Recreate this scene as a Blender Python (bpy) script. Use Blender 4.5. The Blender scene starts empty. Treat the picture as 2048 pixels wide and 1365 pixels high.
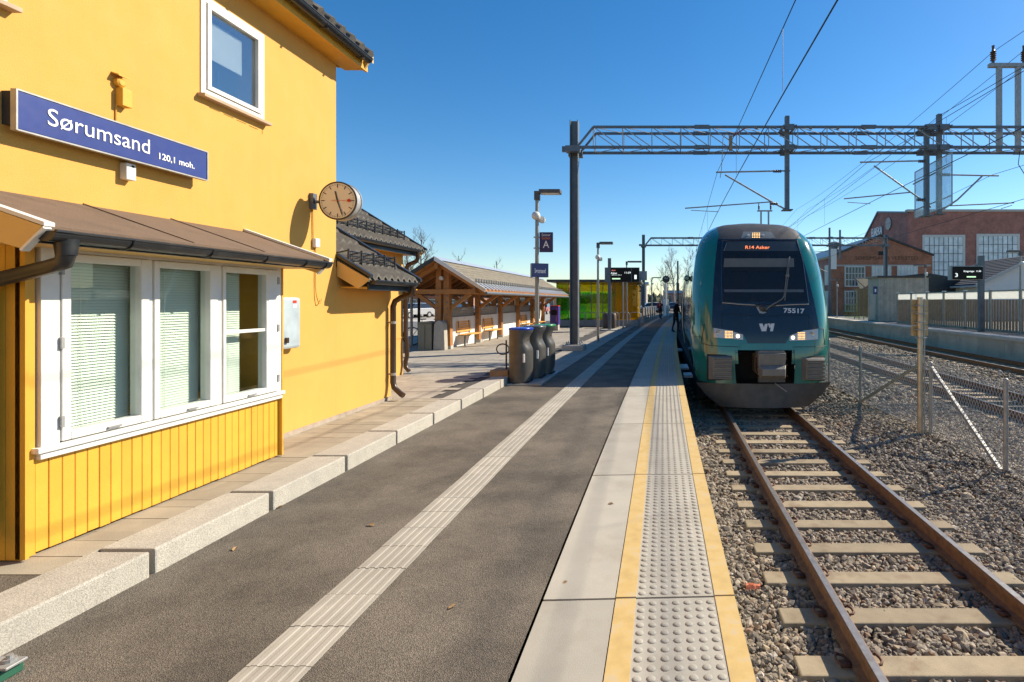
import bpy, math, random
import numpy as np
from mathutils import Vector, Matrix

# ------------------------------------------------------------------ camera, sky, sun
S = bpy.context.scene
F, CX, CY, H = 1070.0, 1318.0, 603.0, 1.68      # focal length in photo pixels, principal point, eye height above platform
cam_d = bpy.data.cameras.new('camera'); cam = bpy.data.objects.new('camera', cam_d)
S.collection.objects.link(cam); S.camera = cam
cam_d.sensor_fit = 'HORIZONTAL'; cam_d.sensor_width = 36.0
cam_d.lens = 36.0 * F / 2048.0
cam_d.shift_x = (1024 - CX) / 2048.0
cam_d.shift_y = -(682.5 - CY) / 2048.0
cam_d.clip_start = 0.05; cam_d.clip_end = 6000
cam.location = (0, 0, H); cam.rotation_euler = (math.radians(90), 0, 0)
S.render.resolution_x, S.render.resolution_y = 1024, 682

SUN = Vector((1.24, 0.66, 1.0)).normalized()     # direction towards the sun
W = bpy.data.worlds.new('World'); S.world = W; W.use_nodes = True
nt = W.node_tree; nt.nodes.clear()
sky = nt.nodes.new('ShaderNodeTexSky'); sky.sky_type = 'NISHITA'; sky.sun_disc = False
sky.sun_elevation = math.asin(SUN.z); sky.sun_rotation = math.atan2(SUN.x, SUN.y)
sky.altitude = 100; sky.air_density = 1.0; sky.dust_density = 0.2; sky.ozone_density = 2.5
bg = nt.nodes.new('ShaderNodeBackground'); bg.inputs['Strength'].default_value = 0.094
out = nt.nodes.new('ShaderNodeOutputWorld')
hs_ = nt.nodes.new('ShaderNodeHueSaturation'); hs_.inputs['Saturation'].default_value = 1.36
nt.links.new(sky.outputs[0], hs_.inputs['Color']); nt.links.new(hs_.outputs[0], bg.inputs[0]); nt.links.new(bg.outputs[0], out.inputs[0])
sd = bpy.data.lights.new('sun', 'SUN'); sd.energy = 4.8; sd.angle = math.radians(0.53); sd.color = (1.0, 0.89, 0.72)
so = bpy.data.objects.new('sun', sd); S.collection.objects.link(so)
so.rotation_euler = (-SUN).to_track_quat('-Z', 'Y').to_euler(); so.location = (20, 10, 30)
S.view_settings.view_transform = 'Standard'; S.view_settings.look = 'None'
S.view_settings.exposure = 0.75; S.view_settings.gamma = 1.0

# ------------------------------------------------------------------ pixel helpers (photo pixel -> point on a known surface)
def G(px, py, z=0.0):
    d = F * (H - z) / (py - CY); return Vector(((px - CX) * d / F, d, z))
def AY(px, py, d):
    return Vector(((px - CX) * d / F, d, H - (py - CY) * d / F))
def AX(px, py, X):
    d = X * F / (px - CX); return Vector((X, d, H - (py - CY) * d / F))
def cv(d):                                        # the line curves gently to the right
    return 0.000635 * d * d if d > 0 else 0.0
rnd = random.Random(5)

# ------------------------------------------------------------------ mesh building
ORG = {}
class MB:
    def __init__(s): s.v = []; s.f = []; s.m = []; s.cur = 0
    def face(s, pts):
        n = len(s.v); s.v += [tuple(p) for p in pts]; s.f.append(list(range(n, n + len(pts)))); s.m.append(s.cur); return s
    def hexa(s, p):                               # 8 corners: bottom ring 0-3, top ring 4-7
        n = len(s.v); s.v += [tuple(q) for q in p]
        for q in ((3,2,1,0),(4,5,6,7),(0,1,5,4),(1,2,6,5),(2,3,7,6),(3,0,4,7)):
            s.f.append([n + i for i in q]); s.m.append(s.cur)
        return s
    def box(s, x0, x1, y0, y1, z0, z1):
        return s.hexa([(x0,y0,z0),(x1,y0,z0),(x1,y1,z0),(x0,y1,z0),(x0,y0,z1),(x1,y0,z1),(x1,y1,z1),(x0,y1,z1)])
    def bar(s, p, q, w, h=None, up=(0,0,1)):
        h = w if h is None else h
        p = Vector(p); q = Vector(q); t = (q - p).normalized(); up = Vector(up)
        if abs(t.dot(up)) > .98: up = Vector((0, 1, 0))
        a = t.cross(up).normalized() * w / 2; b = a.cross(t).normalized() * h / 2
        return s.hexa([p-a-b, p+a-b, q+a-b, q-a-b, p-a+b, p+a+b, q+a+b, q-a+b])
    def prism(s, pts, vec):
        pts = [Vector(p) for p in pts]; vec = Vector(vec); k = len(pts); n = len(s.v)
        s.v += [tuple(p) for p in pts] + [tuple(p + vec) for p in pts]
        s.f.append([n + i for i in reversed(range(k))]); s.f.append([n + k + i for i in range(k)]); s.m += [s.cur] * 2
        for i in range(k):
            j = (i + 1) % k; s.f.append([n+i, n+j, n+k+j, n+k+i]); s.m.append(s.cur)
        return s
    def tube(s, pts, r, n=8, cap=True):
        pts = [Vector(p) for p in pts]; m = len(pts); rr = r if isinstance(r, (list, tuple)) else [r] * m
        b0 = len(s.v); ref = None
        for i, p in enumerate(pts):
            t = (pts[min(i+1, m-1)] - pts[max(i-1, 0)]).normalized()
            if ref is None:
                ref = Vector((0,0,1)) if abs(t.z) < .9 else Vector((1,0,0))
            a = (ref - t * ref.dot(t)).normalized(); ref = a; b = t.cross(a)
            for k in range(n):
                an = 2 * math.pi * k / n; q = p + (a * math.cos(an) + b * math.sin(an)) * rr[i]; s.v.append(tuple(q))
        for i in range(m - 1):
            for k in range(n):
                l = (k + 1) % n
                s.f.append([b0+i*n+k, b0+i*n+l, b0+(i+1)*n+l, b0+(i+1)*n+k]); s.m.append(s.cur)
        if cap and n > 2:
            s.f.append([b0 + k for k in reversed(range(n))]); s.f.append([b0 + (m-1)*n + k for k in range(n)]); s.m += [s.cur]*2
        return s
    def grid(s, fn, nu, nv):
        b = len(s.v)
        for j in range(nv + 1):
            for i in range(nu + 1): s.v.append(tuple(fn(i / nu, j / nv)))
        for j in range(nv):
            for i in range(nu):
                a = b + j*(nu+1) + i; s.f.append([a, a+1, a+nu+2, a+nu+1]); s.m.append(s.cur)
        return s
    def lathe(s, c, prof, n=16, axis='z', half=None):
        c = Vector(c); b = len(s.v)
        for (r, t) in prof:
            for k in range(n):
                an = 2*math.pi*k/n; x, y = r*math.cos(an), r*math.sin(an)
                s.v.append(tuple(c + (Vector((x,y,t)) if axis=='z' else Vector((x,t,y)) if axis=='y' else Vector((t,x,y)))))
        for i in range(len(prof)-1):
            for k in range(n):
                l=(k+1)%n; s.f.append([b+i*n+k,b+i*n+l,b+(i+1)*n+l,b+(i+1)*n+k]); s.m.append(s.cur)
        s.f.append([b+k for k in range(n)]); s.f.append([b+(len(prof)-1)*n+k for k in range(n)]); s.m += [s.cur]*2
        return s
    def mesh(s, name, mats, org=(0,0,0), smooth=False):
        me = bpy.data.meshes.new(name); o = Vector(org)
        me.from_pydata([tuple(Vector(v) - o) for v in s.v], [], s.f)
        if not isinstance(mats, (list, tuple)): mats = [mats]
        for m in mats: me.materials.append(m)
        if len(mats) > 1: me.polygons.foreach_set('material_index', s.m)
        import bmesh
        bm = bmesh.new(); bm.from_mesh(me); bmesh.ops.recalc_face_normals(bm, faces=bm.faces[:]); bm.to_mesh(me); bm.free()
        if smooth: me.polygons.foreach_set('use_smooth', [True]*len(me.polygons))
        me.update(); return me
def link(name, data, parent=None, loc=(0,0,0), smooth_angle=None):
    o = bpy.data.objects.new(name, data); S.collection.objects.link(o)
    if parent is not None: o.parent = parent
    o.location = loc; return o
def bev(o, w=.01, seg=2, ang=40):
    m = o.modifiers.new('bevel', 'BEVEL'); m.width = w; m.segments = seg; m.limit_method = 'ANGLE'; m.angle_limit = math.radians(ang); return o
def autosmooth(o, ang=40):
    me = o.data; me.polygons.foreach_set('use_smooth', [True]*len(me.polygons))
    me.set_sharp_from_angle(angle=math.radians(ang)); return o
def part(name, mb, mat, parent, bevel=0, smooth=None, kind=None, label=None):
    """mesh in world coordinates, stored relative to its parent's world origin"""
    og = ORG[parent]; o = link(name, mb.mesh(name, mat, og), parent); ORG[o] = og
    if smooth: autosmooth(o, smooth)
    if bevel: bev(o, bevel)
    if kind: o['kind'] = kind
    if label: o['label'] = label
    return o
def piece(name, me, parent, loc, rz=0.0):        # shared mesh, placed in world coordinates
    og = ORG[parent]; o = link(name, me, parent, Vector(loc) - og); o.rotation_euler.z = rz; ORG[o] = Vector(loc); return o
def tag(o, label, cat, group=None):
    o['label'] = label; o['category'] = cat
    if group: o['group'] = group
    return o
def thing(name, label, cat, loc, group=None):
    o = link(name, None, None, loc); ORG[o] = Vector(loc); o.empty_display_size = .2; return tag(o, label, cat, group)
def single(name, mb, mat, label, cat, org, group=None, bevel=0, smooth=None):
    o = link(name, mb.mesh(name, mat, org), None, org); ORG[o] = Vector(org)
    if smooth: autosmooth(o, smooth)
    if bevel: bev(o, bevel)
    return tag(o, label, cat, group)
def struct(name, mb, mat, kind='structure', smooth=None, label=None, cat=None):
    o = link(name, mb.mesh(name, mat)); ORG[o] = Vector((0,0,0)); o['kind'] = kind
    if smooth: autosmooth(o, smooth)
    if label: o['label'] = label
    if cat: o['category'] = cat
    return o
def text(name, body, mat, parent, M, size, width=None, thick=.0015, bold=0.0, align='CENTER', sx=1.0):
    """flat lettering as a mesh; M maps text plane (x right, y up, z out) to world; width fits it to a length"""
    cu = bpy.data.curves.new(name, 'FONT'); cu.body = body; cu.size = size; cu.extrude = thick; cu.offset = bold
    cu.align_x = align; cu.align_y = 'CENTER'; cu.resolution_u = 4
    to = bpy.data.objects.new(name, cu); S.collection.objects.link(to)
    dg = bpy.context.evaluated_depsgraph_get(); me = bpy.data.meshes.new_from_object(to.evaluated_get(dg))
    bpy.data.objects.remove(to); bpy.data.curves.remove(cu)
    co = np.empty(len(me.vertices)*3); me.vertices.foreach_get('co', co); co = co.reshape(-1,3)
    if width:
        w = co[:,0].max() - co[:,0].min(); sx = width / w
    co[:,0] *= sx; me.vertices.foreach_set('co', co.ravel())
    me.transform(Matrix.Translation(-ORG[parent]) @ M); me.materials.clear(); me.materials.append(mat); me.name = name
    o = link(name, me, parent); ORG[o] = ORG[parent]; return o
def frame(o, x, y):                               # text plane: origin, right vector, up vector
    x = Vector(x).normalized(); y = Vector(y).normalized(); z = x.cross(y)
    M = Matrix((x, y, z)).transposed().to_4x4(); M.translation = Vector(o); return M

# ------------------------------------------------------------------ materials
MATS = {}
def mat(name, rgb, rough=.6, metal=0.0, var=.08, vs=6.0, bump=0.0, bs=60.0, fine=0.0, fs=400.0, spec=.5, coat=0.0, stain=None, st=.0, sts=1.2, alpha=None, rand=0.0):
    if name in MATS: return MATS[name]
    m = bpy.data.materials.new(name); m.use_nodes = True; n = m.node_tree.nodes; l = m.node_tree.links
    b = n['Principled BSDF']; b.inputs['Roughness'].default_value = rough; b.inputs['Metallic'].default_value = metal
    b.inputs['Specular IOR Level'].default_value = spec; b.inputs['Coat Weight'].default_value = coat; b.inputs['Coat Roughness'].default_value = .05
    geo = n.new('ShaderNodeNewGeometry'); pos = geo.outputs['Position']
    def noise(sc, det=4, ro=.55):
        t = n.new('ShaderNodeTexNoise'); t.inputs['Scale'].default_value = sc; t.inputs['Detail'].default_value = det
        t.inputs['Roughness'].default_value = ro; l.new(pos, t.inputs['Vector']); return t.outputs['Fac']
    def mix(f, a, c, bt='MIX'):
        x = n.new('ShaderNodeMix'); x.data_type = 'RGBA'; x.blend_type = bt; x.clamp_factor = True
        if isinstance(f, (int, float)): x.inputs[0].default_value = f
        else: l.new(f, x.inputs[0])
        for i, q in ((6, a), (7, c)):
            if isinstance(q, (tuple, list)): x.inputs[i].default_value = (*q, 1)
            else: l.new(q, x.inputs[i])
        return x.outputs[2]
    def ramp(f, a, c):
        r = n.new('ShaderNodeMapRange'); r.inputs['From Min'].default_value = a; r.inputs['From Max'].default_value = c; l.new(f, r.inputs['Value']); return r.outputs[0]
    d = tuple(c*(1-var) for c in rgb); br = tuple(min(1, c*(1+var)) for c in rgb)
    col = mix(ramp(noise(vs), .3, .7), d, br)
    if fine:
        fd = mix(ramp(noise(fs, 2, .7), .32, .68), (1-fine,)*3, (1+fine,)*3); col = mix(1.0, col, fd, 'MULTIPLY')
    if stain: col = mix(ramp(noise(sts, 6, .65), .52, .72), col, mix(st, col, stain))
    if rand:
        oi = n.new('ShaderNodeObjectInfo'); r = n.new('ShaderNodeMapRange'); l.new(oi.outputs['Random'], r.inputs['Value'])
        r.inputs['To Min'].default_value = 1-rand; r.inputs['To Max'].default_value = 1+rand
        v = n.new('ShaderNodeVectorMath'); v.operation = 'SCALE'; l.new(col, v.inputs[0]); l.new(r.outputs[0], v.inputs['Scale']); col = v.outputs[0]
    l.new(col, b.inputs['Base Color'])
    if rough > .12 and rough < .9:
        rr = n.new('ShaderNodeMapRange'); rr.inputs['To Min'].default_value = rough*.8; rr.inputs['To Max'].default_value = min(1, rough*1.2); l.new(noise(vs*3), rr.inputs['Value']); l.new(rr.outputs[0], b.inputs['Roughness'])
    if bump:
        bp = n.new('ShaderNodeBump'); bp.inputs['Strength'].default_value = bump; bp.inputs['Distance'].default_value = .01
        l.new(noise(bs, 5, .6), bp.inputs['Height']); l.new(bp.outputs[0], b.inputs['Normal'])
    MATS[name] = m; return m
def emit(name, rgb, s):
    m = bpy.data.materials.new(name); m.use_nodes = True; b = m.node_tree.nodes['Principled BSDF']
    b.inputs['Base Color'].default_value = (*rgb, 1); b.inputs['Emission Color'].default_value = (*rgb, 1); b.inputs['Emission Strength'].default_value = s; return m
def glass(name, tint=(1,1,1), refl=.06, rough=0.0, opac=0.0, body=(.02,.025,.03)):
    """a thin pane: lets light through, reflects by Fresnel; opac adds a tinted body"""
    m = bpy.data.materials.new(name); m.use_nodes = True; n = m.node_tree.nodes; l = m.node_tree.links; n.clear()
    tr = n.new('ShaderNodeBsdfTransparent'); tr.inputs[0].default_value = (*tint, 1)
    gl = n.new('ShaderNodeBsdfGlossy'); gl.inputs['Roughness'].default_value = rough
    lw = n.new('ShaderNodeLayerWeight'); lw.inputs['Blend'].default_value = .5      # Schlick: r0 + (1-r0) * facing^5, same on both sides of the pane
    pw = n.new('ShaderNodeMath'); pw.operation = 'POWER'; pw.inputs[1].default_value = 5.0; l.new(lw.outputs['Facing'], pw.inputs[0])
    mx = n.new('ShaderNodeMixShader'); ad = n.new('ShaderNodeMath'); ad.operation = 'MULTIPLY_ADD'; ad.use_clamp = True; ad.inputs[1].default_value = .6; ad.inputs[2].default_value = refl
    l.new(pw.outputs[0], ad.inputs[0]); l.new(ad.outputs[0], mx.inputs[0])
    src = tr.outputs[0]
    if opac:
        df = n.new('ShaderNodeBsdfDiffuse'); df.inputs[0].default_value = (*body, 1); m2 = n.new('ShaderNodeMixShader'); m2.inputs[0].default_value = opac
        l.new(tr.outputs[0], m2.inputs[1]); l.new(df.outputs[0], m2.inputs[2]); src = m2.outputs[0]
    l.new(src, mx.inputs[1]); l.new(gl.outputs[0], mx.inputs[2])
    o = n.new('ShaderNodeOutputMaterial'); l.new(mx.outputs[0], o.inputs[0]); return m
def frosted(name, rgb):
    m = bpy.data.materials.new(name); m.use_nodes = True; n = m.node_tree.nodes; l = m.node_tree.links; n.clear()
    a = n.new('ShaderNodeBsdfTranslucent'); a.inputs[0].default_value = (*rgb, 1); b = n.new('ShaderNodeBsdfDiffuse'); b.inputs[0].default_value = (*rgb, 1); g = n.new('ShaderNodeBsdfGlossy'); g.inputs['Roughness'].default_value = .1
    x = n.new('ShaderNodeMixShader'); x.inputs[0].default_value = .3; l.new(a.outputs[0], x.inputs[1]); l.new(b.outputs[0], x.inputs[2])
    y = n.new('ShaderNodeMixShader'); y.inputs[0].default_value = .08; l.new(x.outputs[0], y.inputs[1]); l.new(g.outputs[0], y.inputs[2]); o = n.new('ShaderNodeOutputMaterial'); l.new(y.outputs[0], o.inputs[0]); return m
def brick(name, c1, c2, mortar, plane, w=.24, h=.075):
    m = bpy.data.materials.new(name); m.use_nodes = True; n = m.node_tree.nodes; l = m.node_tree.links; b = n['Principled BSDF']; b.inputs['Roughness'].default_value = .85
    geo = n.new('ShaderNodeNewGeometry'); sp = n.new('ShaderNodeSeparateXYZ'); l.new(geo.outputs['Position'], sp.inputs[0])
    cb = n.new('ShaderNodeCombineXYZ'); l.new(sp.outputs['X' if plane == 'y' else 'Y'], cb.inputs[0]); l.new(sp.outputs['Z'], cb.inputs[1])
    t = n.new('ShaderNodeTexBrick'); t.inputs['Scale'].default_value = 1; t.inputs['Brick Width'].default_value = w; t.inputs['Row Height'].default_value = h
    t.inputs['Mortar Size'].default_value = .008; t.inputs['Color1'].default_value = (*c1,1); t.inputs['Color2'].default_value = (*c2,1); t.inputs['Mortar'].default_value = (*mortar,1)
    l.new(cb.outputs[0], t.inputs['Vector'])
    nz = n.new('ShaderNodeTexNoise'); nz.inputs['Scale'].default_value = .7; nz.inputs['Detail'].default_value = 8; nz.inputs['Roughness'].default_value = .7; l.new(geo.outputs['Position'], nz.inputs['Vector'])
    r = n.new('ShaderNodeMapRange'); r.inputs['From Min'].default_value = .3; r.inputs['From Max'].default_value = .7; r.inputs['To Min'].default_value = .65; r.inputs['To Max'].default_value = 1.35; l.new(nz.outputs[0], r.inputs['Value'])
    v = n.new('ShaderNodeVectorMath'); v.operation = 'SCALE'; l.new(t.outputs[0], v.inputs[0]); l.new(r.outputs[0], v.inputs['Scale']); l.new(v.outputs[0], b.inputs['Base Color'])
    return m

def asphalt(name, base):
    m = bpy.data.materials.new(name); m.use_nodes = True; n = m.node_tree.nodes; l = m.node_tree.links; b = n['Principled BSDF']; b.inputs['Roughness'].default_value = .9
    geo = n.new('ShaderNodeNewGeometry')
    def noise(sc, d, ro):
        t = n.new('ShaderNodeTexNoise'); t.inputs['Scale'].default_value = sc; t.inputs['Detail'].default_value = d; t.inputs['Roughness'].default_value = ro; l.new(geo.outputs['Position'], t.inputs['Vector']); return t.outputs[0]
    def rng(f, a, c, x, y):
        r = n.new('ShaderNodeMapRange'); r.inputs['From Min'].default_value = a; r.inputs['From Max'].default_value = c; r.inputs['To Min'].default_value = x; r.inputs['To Max'].default_value = y; l.new(f, r.inputs['Value']); return r.outputs[0]
    vo = n.new('ShaderNodeTexVoronoi'); vo.inputs['Scale'].default_value = 210; l.new(geo.outputs['Position'], vo.inputs['Vector'])
    sep = n.new('ShaderNodeSeparateColor'); l.new(vo.outputs['Color'], sep.inputs[0])
    def mul(a, c):
        x = n.new('ShaderNodeMath'); x.operation = 'MULTIPLY'; l.new(a, x.inputs[0]); l.new(c, x.inputs[1]); return x.outputs[0]
    k = mul(mul(rng(sep.outputs[0], 0, 1, .52, 1.52), rng(noise(.9, 6, .65), .38, .62, .64, 1.34)), rng(noise(260, 2, .6), .3, .7, .75, 1.25))
    v = n.new('ShaderNodeVectorMath'); v.operation = 'SCALE'; v.inputs[0].default_value = base; l.new(k, v.inputs['Scale']); l.new(v.outputs[0], b.inputs['Base Color'])
    bp = n.new('ShaderNodeBump'); bp.inputs['Strength'].default_value = .7; bp.inputs['Distance'].default_value = .006; l.new(vo.outputs['Distance'], bp.inputs['Height']); l.new(bp.outputs[0], b.inputs['Normal'])
    return m

YEL = (.635, .342, .073)
M_stucco = mat('yellow_stucco', YEL, .85, var=.035, vs=1.5, bump=.35, bs=120, fine=.03, fs=180, stain=(.62,.34,.07), st=.22, sts=.8)
def streaks(m, dark, amount):                     # rain streaks: noise drawn out along the vertical
    n = m.node_tree.nodes; l = m.node_tree.links; b = n['Principled BSDF']; src = b.inputs['Base Color'].links[0].from_socket
    geo = n.new('ShaderNodeNewGeometry'); mp = n.new('ShaderNodeMapping'); mp.inputs['Scale'].default_value = (5, 5, .22); l.new(geo.outputs['Position'], mp.inputs['Vector'])
    t = n.new('ShaderNodeTexNoise'); t.inputs['Scale'].default_value = 1.6; t.inputs['Detail'].default_value = 6; t.inputs['Roughness'].default_value = .65; l.new(mp.outputs[0], t.inputs['Vector'])
    r = n.new('ShaderNodeMapRange'); r.inputs['From Min'].default_value = .50; r.inputs['From Max'].default_value = .75; r.inputs['To Max'].default_value = amount; l.new(t.outputs[0], r.inputs['Value'])
    x = n.new('ShaderNodeMix'); x.data_type = 'RGBA'; l.new(r.outputs[0], x.inputs[0]); l.new(src, x.inputs[6]); x.inputs[7].default_value = (*dark, 1); l.new(x.outputs[2], b.inputs['Base Color'])
streaks(M_stucco, (.46,.25,.055), .14)
M_ywood = mat('yellow_painted_wood', (.66,.345,.032), .55, var=.05, vs=5, bump=.15, bs=60, stain=(.6,.3,.03), st=.3, sts=4, rand=.05)
M_ytrim = mat('ochre_trim', (.62,.40,.13), .6, var=.06, vs=3, bump=.1)
M_white = mat('white_paint', (.68,.67,.63), .45, var=.03, vs=4, stain=(.5,.47,.4), st=.3, sts=5)
M_black = mat('black_plastic', (.018,.02,.023), .35, var=.15, vs=8, stain=(.08,.08,.08), st=.5, sts=6)
M_brownpipe = mat('brown_metal_pipe', (.05,.03,.02), .35, var=.15, vs=6)
M_felt = mat('brown_roof_felt', (.15,.10,.066), .9, var=.2, vs=3, bump=.4, bs=90, fine=.25, fs=300, stain=(.05,.035,.03), st=.6, sts=3)
M_tile = mat('grey_roof_tile', (.11,.10,.085), .85, var=.25, vs=9, bump=.4, bs=60, stain=(.2,.19,.15), st=.5, sts=5)
M_dark = mat('dark_interior', (.03,.03,.03), .9)
M_metal = mat('galvanised_steel', (.36,.36,.35), .55, .5, var=.15, vs=12)
M_steel = mat('painted_mast_steel', (.13,.15,.17), .5, .3, var=.12, vs=5, stain=(.2,.2,.2), st=.4, sts=3)
M_conc = mat('concrete', (.42,.40,.36), .85, var=.1, vs=4, bump=.3, bs=120, fine=.12, fs=350, stain=(.25,.23,.2), st=.5, sts=2, rand=.05)
M_edge = mat('pale_concrete_slab', (.385,.356,.295), .85, var=.06, vs=3, bump=.2, bs=150, fine=.07, fs=300, stain=(.27,.235,.18), st=.55, sts=1.9, rand=.06)
M_yline = mat('yellow_paint_line', (.54,.375,.14), .8, var=.12, vs=9, fine=.06, fs=200, stain=(.42,.37,.28), st=.75, sts=9)
M_granite = mat('granite_kerb', (.40,.372,.315), .8, var=.08, vs=8, bump=.35, bs=130, fine=.42, fs=170, stain=(.34,.32,.28), st=.45, sts=3, rand=.05)
M_paver = mat('paving_slab', (.31,.275,.21), .85, var=.12, vs=4, bump=.3, bs=120, fine=.13, fs=300, stain=(.26,.22,.17), st=.4, sts=2.4, rand=.12)
M_guide = mat('guidance_tile_concrete', (.355,.325,.27), .85, var=.10, vs=5, bump=.2, bs=150, fine=.1, fs=300, stain=(.26,.235,.19), st=.5, sts=2.5, rand=.07)
M_joint = mat('dark_joint', (.06,.055,.05), .95)
M_asph = asphalt('asphalt', (.126,.106,.081))
M_asph2 = asphalt('parking_asphalt', (.15,.145,.14))
M_glass = glass('window_glass', (.93,.965,.945), .035)
M_glass2 = glass('reflective_window_glass', (.90,.94,.95), .28)
M_blue = mat('sign_blue', (.028,.045,.20), .35, var=.04, coat=.3)
M_navy = mat('sign_navy', (.018,.024,.115), .4, var=.05)
M_letter = mat('white_lettering', (.85,.85,.85), .5, var=.01)
# ================================================================== SETTING: ground, platform, plaza
mb = MB(); mb.box(-2500, 2500, -60, 3500, -1.6, -1.02)
struct('ground', mb, mat('far_ground', (.16,.14,.10), .95, var=.3, vs=.05, stain=(.10,.12,.05), st=.7, sts=.02))
DS = [-6] + list(range(-4, 30, 2)) + list(range(30, 150, 5))
def strip(mb, xl, xr, z, ds, zb=None):
    """sheet between two lateral lines that both follow functions of d; with a skirt on the right when zb is given"""
    for a, b in zip(ds[:-1], ds[1:]):
        mb.face([(xl(a),a,z(a)),(xr(a),a,z(a)),(xr(b),b,z(b)),(xl(b),b,z(b))])
        if zb is not None: mb.face([(xr(a),a,z(a)),(xr(a),a,zb),(xr(b),b,zb),(xr(b),b,z(b))])
    return mb
mb = strip(MB(), lambda d: -600 , lambda d: -3.3 + (0 if d < 150 else 9), lambda d: -.03, [-60,-6,20,60,150,3400], -1.02)
struct('town_ground', mb, mat('town_ground_gravel', (.22,.20,.17), .95, var=.2, vs=.3, fine=.1, fs=60))
mb = strip(MB(), lambda d: 17.0, lambda d: 900, lambda d: 0.0, [-60, 60, 150, 3400])
for a, b in ((-60, 60), (60, 150), (150, 3400)): mb.face([(17,a,0),(17,b,0),(17,b,-1.02),(17,a,-1.02)])
struct('yard_ground', mb, MATS['town_ground_gravel'])

# platform deck (asphalt)
mb = strip(MB(), lambda d: -3.35, lambda d: -.672 + cv(d), lambda d: 0.0, DS)
plat = struct('platform', mb, M_asph)
# body of the platform under the edge slabs
mb = strip(MB(), lambda d: -.70 + cv(d), lambda d: .30 + cv(d), lambda d: -.14, DS, -1.0)
part('retaining_wall', mb, M_conc, plat)
# edge slabs: pale slab, then a warning slab with two yellow bands and studs
L = 2.15; SK = .045; XA, XB, XC, XD, XE, XF = -.655, -.25, -.135, .31, .42, .02
def slab_mesh(name, x0, x1, z0, z1, m, y0=.005, y1=L-.012, bevel=0):
    b = MB(); s = lambda x: SK*(x - XA)
    b.hexa([(x0,y0+s(x0),z0),(x1,y0+s(x1),z0),(x1,y1+s(x1),z0),(x0,y1+s(x0),z0),(x0,y0+s(x0),z1),(x1,y0+s(x1),z1),(x1,y1+s(x1),z1),(x0,y1+s(x0),z1)])
    return b.mesh(name, m)
me_pale = slab_mesh('edge_slab', XA, XB-.004, -.12, .006, M_edge)
me_warn = slab_mesh('warning_slab', XB, XE, -.13, .006, M_edge)
me_y1 = slab_mesh('yellow_band', XB+.002, XC, 0.0, .010, M_yline, .006, L-.010)
me_y2 = slab_mesh('yellow_band', XD, XE+.003, -.10, .010, M_yline, .006, L-.010)
st = MB(); st.lathe((0,0,0), [(.0215,0),(.020,.0025),(.015,.0055),(.007,.0068)], 10); me_stud = st.mesh('stud', M_edge); me_stud.polygons.foreach_set('use_smooth', [True]*len(me_stud.polygons))
NU = 14; studs = 0
D0 = 2.995 - 2*L
for k in range(NU):
    d = D0 + k*L; dm = d + L/2; rz = -math.atan(2*.000635*max(dm,0)); x = cv(dm) + (.0) - math.sin(-rz)*L/2*0
    lo = (cv(d), d, 0)
    piece('edge_slab', me_pale, plat, lo, rz)
    w = piece('warning_slab', me_warn, plat, lo, rz)
    for me in (me_y1, me_y2): 
        o = link('yellow_band', me, w); ORG[o] = ORG[w]
    rest = MB(); nr = int(L/.066)
    for j in range(nr):
        for i in range(7):
            x = XC + .032 + i*.0635; y = .045 + j*.066 + SK*(x-XA)
            if d + y < 1.9: continue
            if studs < 300:
                o = link('stud', me_stud, w, (x, y, .006)); studs += 1
            elif dm < 20:
                n = 8; b0 = len(rest.v)
                for (r, t) in ((.021,.006),(.014,.0115)):
                    for q in range(n): rest.v.append((x+r*math.cos(q*math.pi/4), y+r*math.sin(q*math.pi/4), t))
                for q in range(n): rest.f.append([b0+q, b0+(q+1)%n, b0+n+(q+1)%n, b0+n+q])
                rest.f.append([b0+n+q for q in range(n)])
    if rest.f:
        rest.m = [0]*len(rest.f); o = link('studs', rest.mesh('studs', M_edge), w); o['kind'] = 'stuff'
dE = D0 + NU*L
DF = [dE + 4*i for i in range(34)]
for nm, a, b, m, z in (('far_edge_slabs', XA, XB-.004, M_edge, .006), ('far_warning_slabs', XB, XE, M_edge, .006), ('far_yellow_band', XB+.002, XC, M_yline, .010), ('far_yellow_band', XD, XE+.003, M_yline, .010)):
    o = part(nm, strip(MB(), lambda d: a+cv(d), lambda d: b+cv(d), lambda d: z, DF, -.12), m, plat); o['kind'] = 'stuff'
# guidance strip let into the asphalt: ribbed tiles
GX0, GX1 = -1.905, -1.60
t = MB(); t.box(GX0, GX1, .002, .298, -.02, .004)
for i in range(5):
    xa = GX0 + .018 + i*.0565
    t.hexa([(xa,.001,.003),(xa+.042,.001,.003),(xa+.042,.299,.003),(xa,.299,.003),(xa+.008,.002,.008),(xa+.034,.002,.008),(xa+.034,.298,.008),(xa+.008,.298,.008)])
me_g = t.mesh('guidance_tile', M_guide)
for k in range(70):
    d = -1.15 + k*.30; piece('guidance_tile', me_g, plat, (cv(d+.15) + rnd.uniform(-.003,.003), d, rnd.uniform(-.001,.001)), -math.atan(2*.000635*d))
o = part('far_guidance_strip', strip(MB(), lambda d: GX0+cv(d), lambda d: GX1+cv(d), lambda d: .006, [19.85]+[22+4*i for i in range(32)]), M_guide, plat); o['kind'] = 'stuff'

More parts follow.
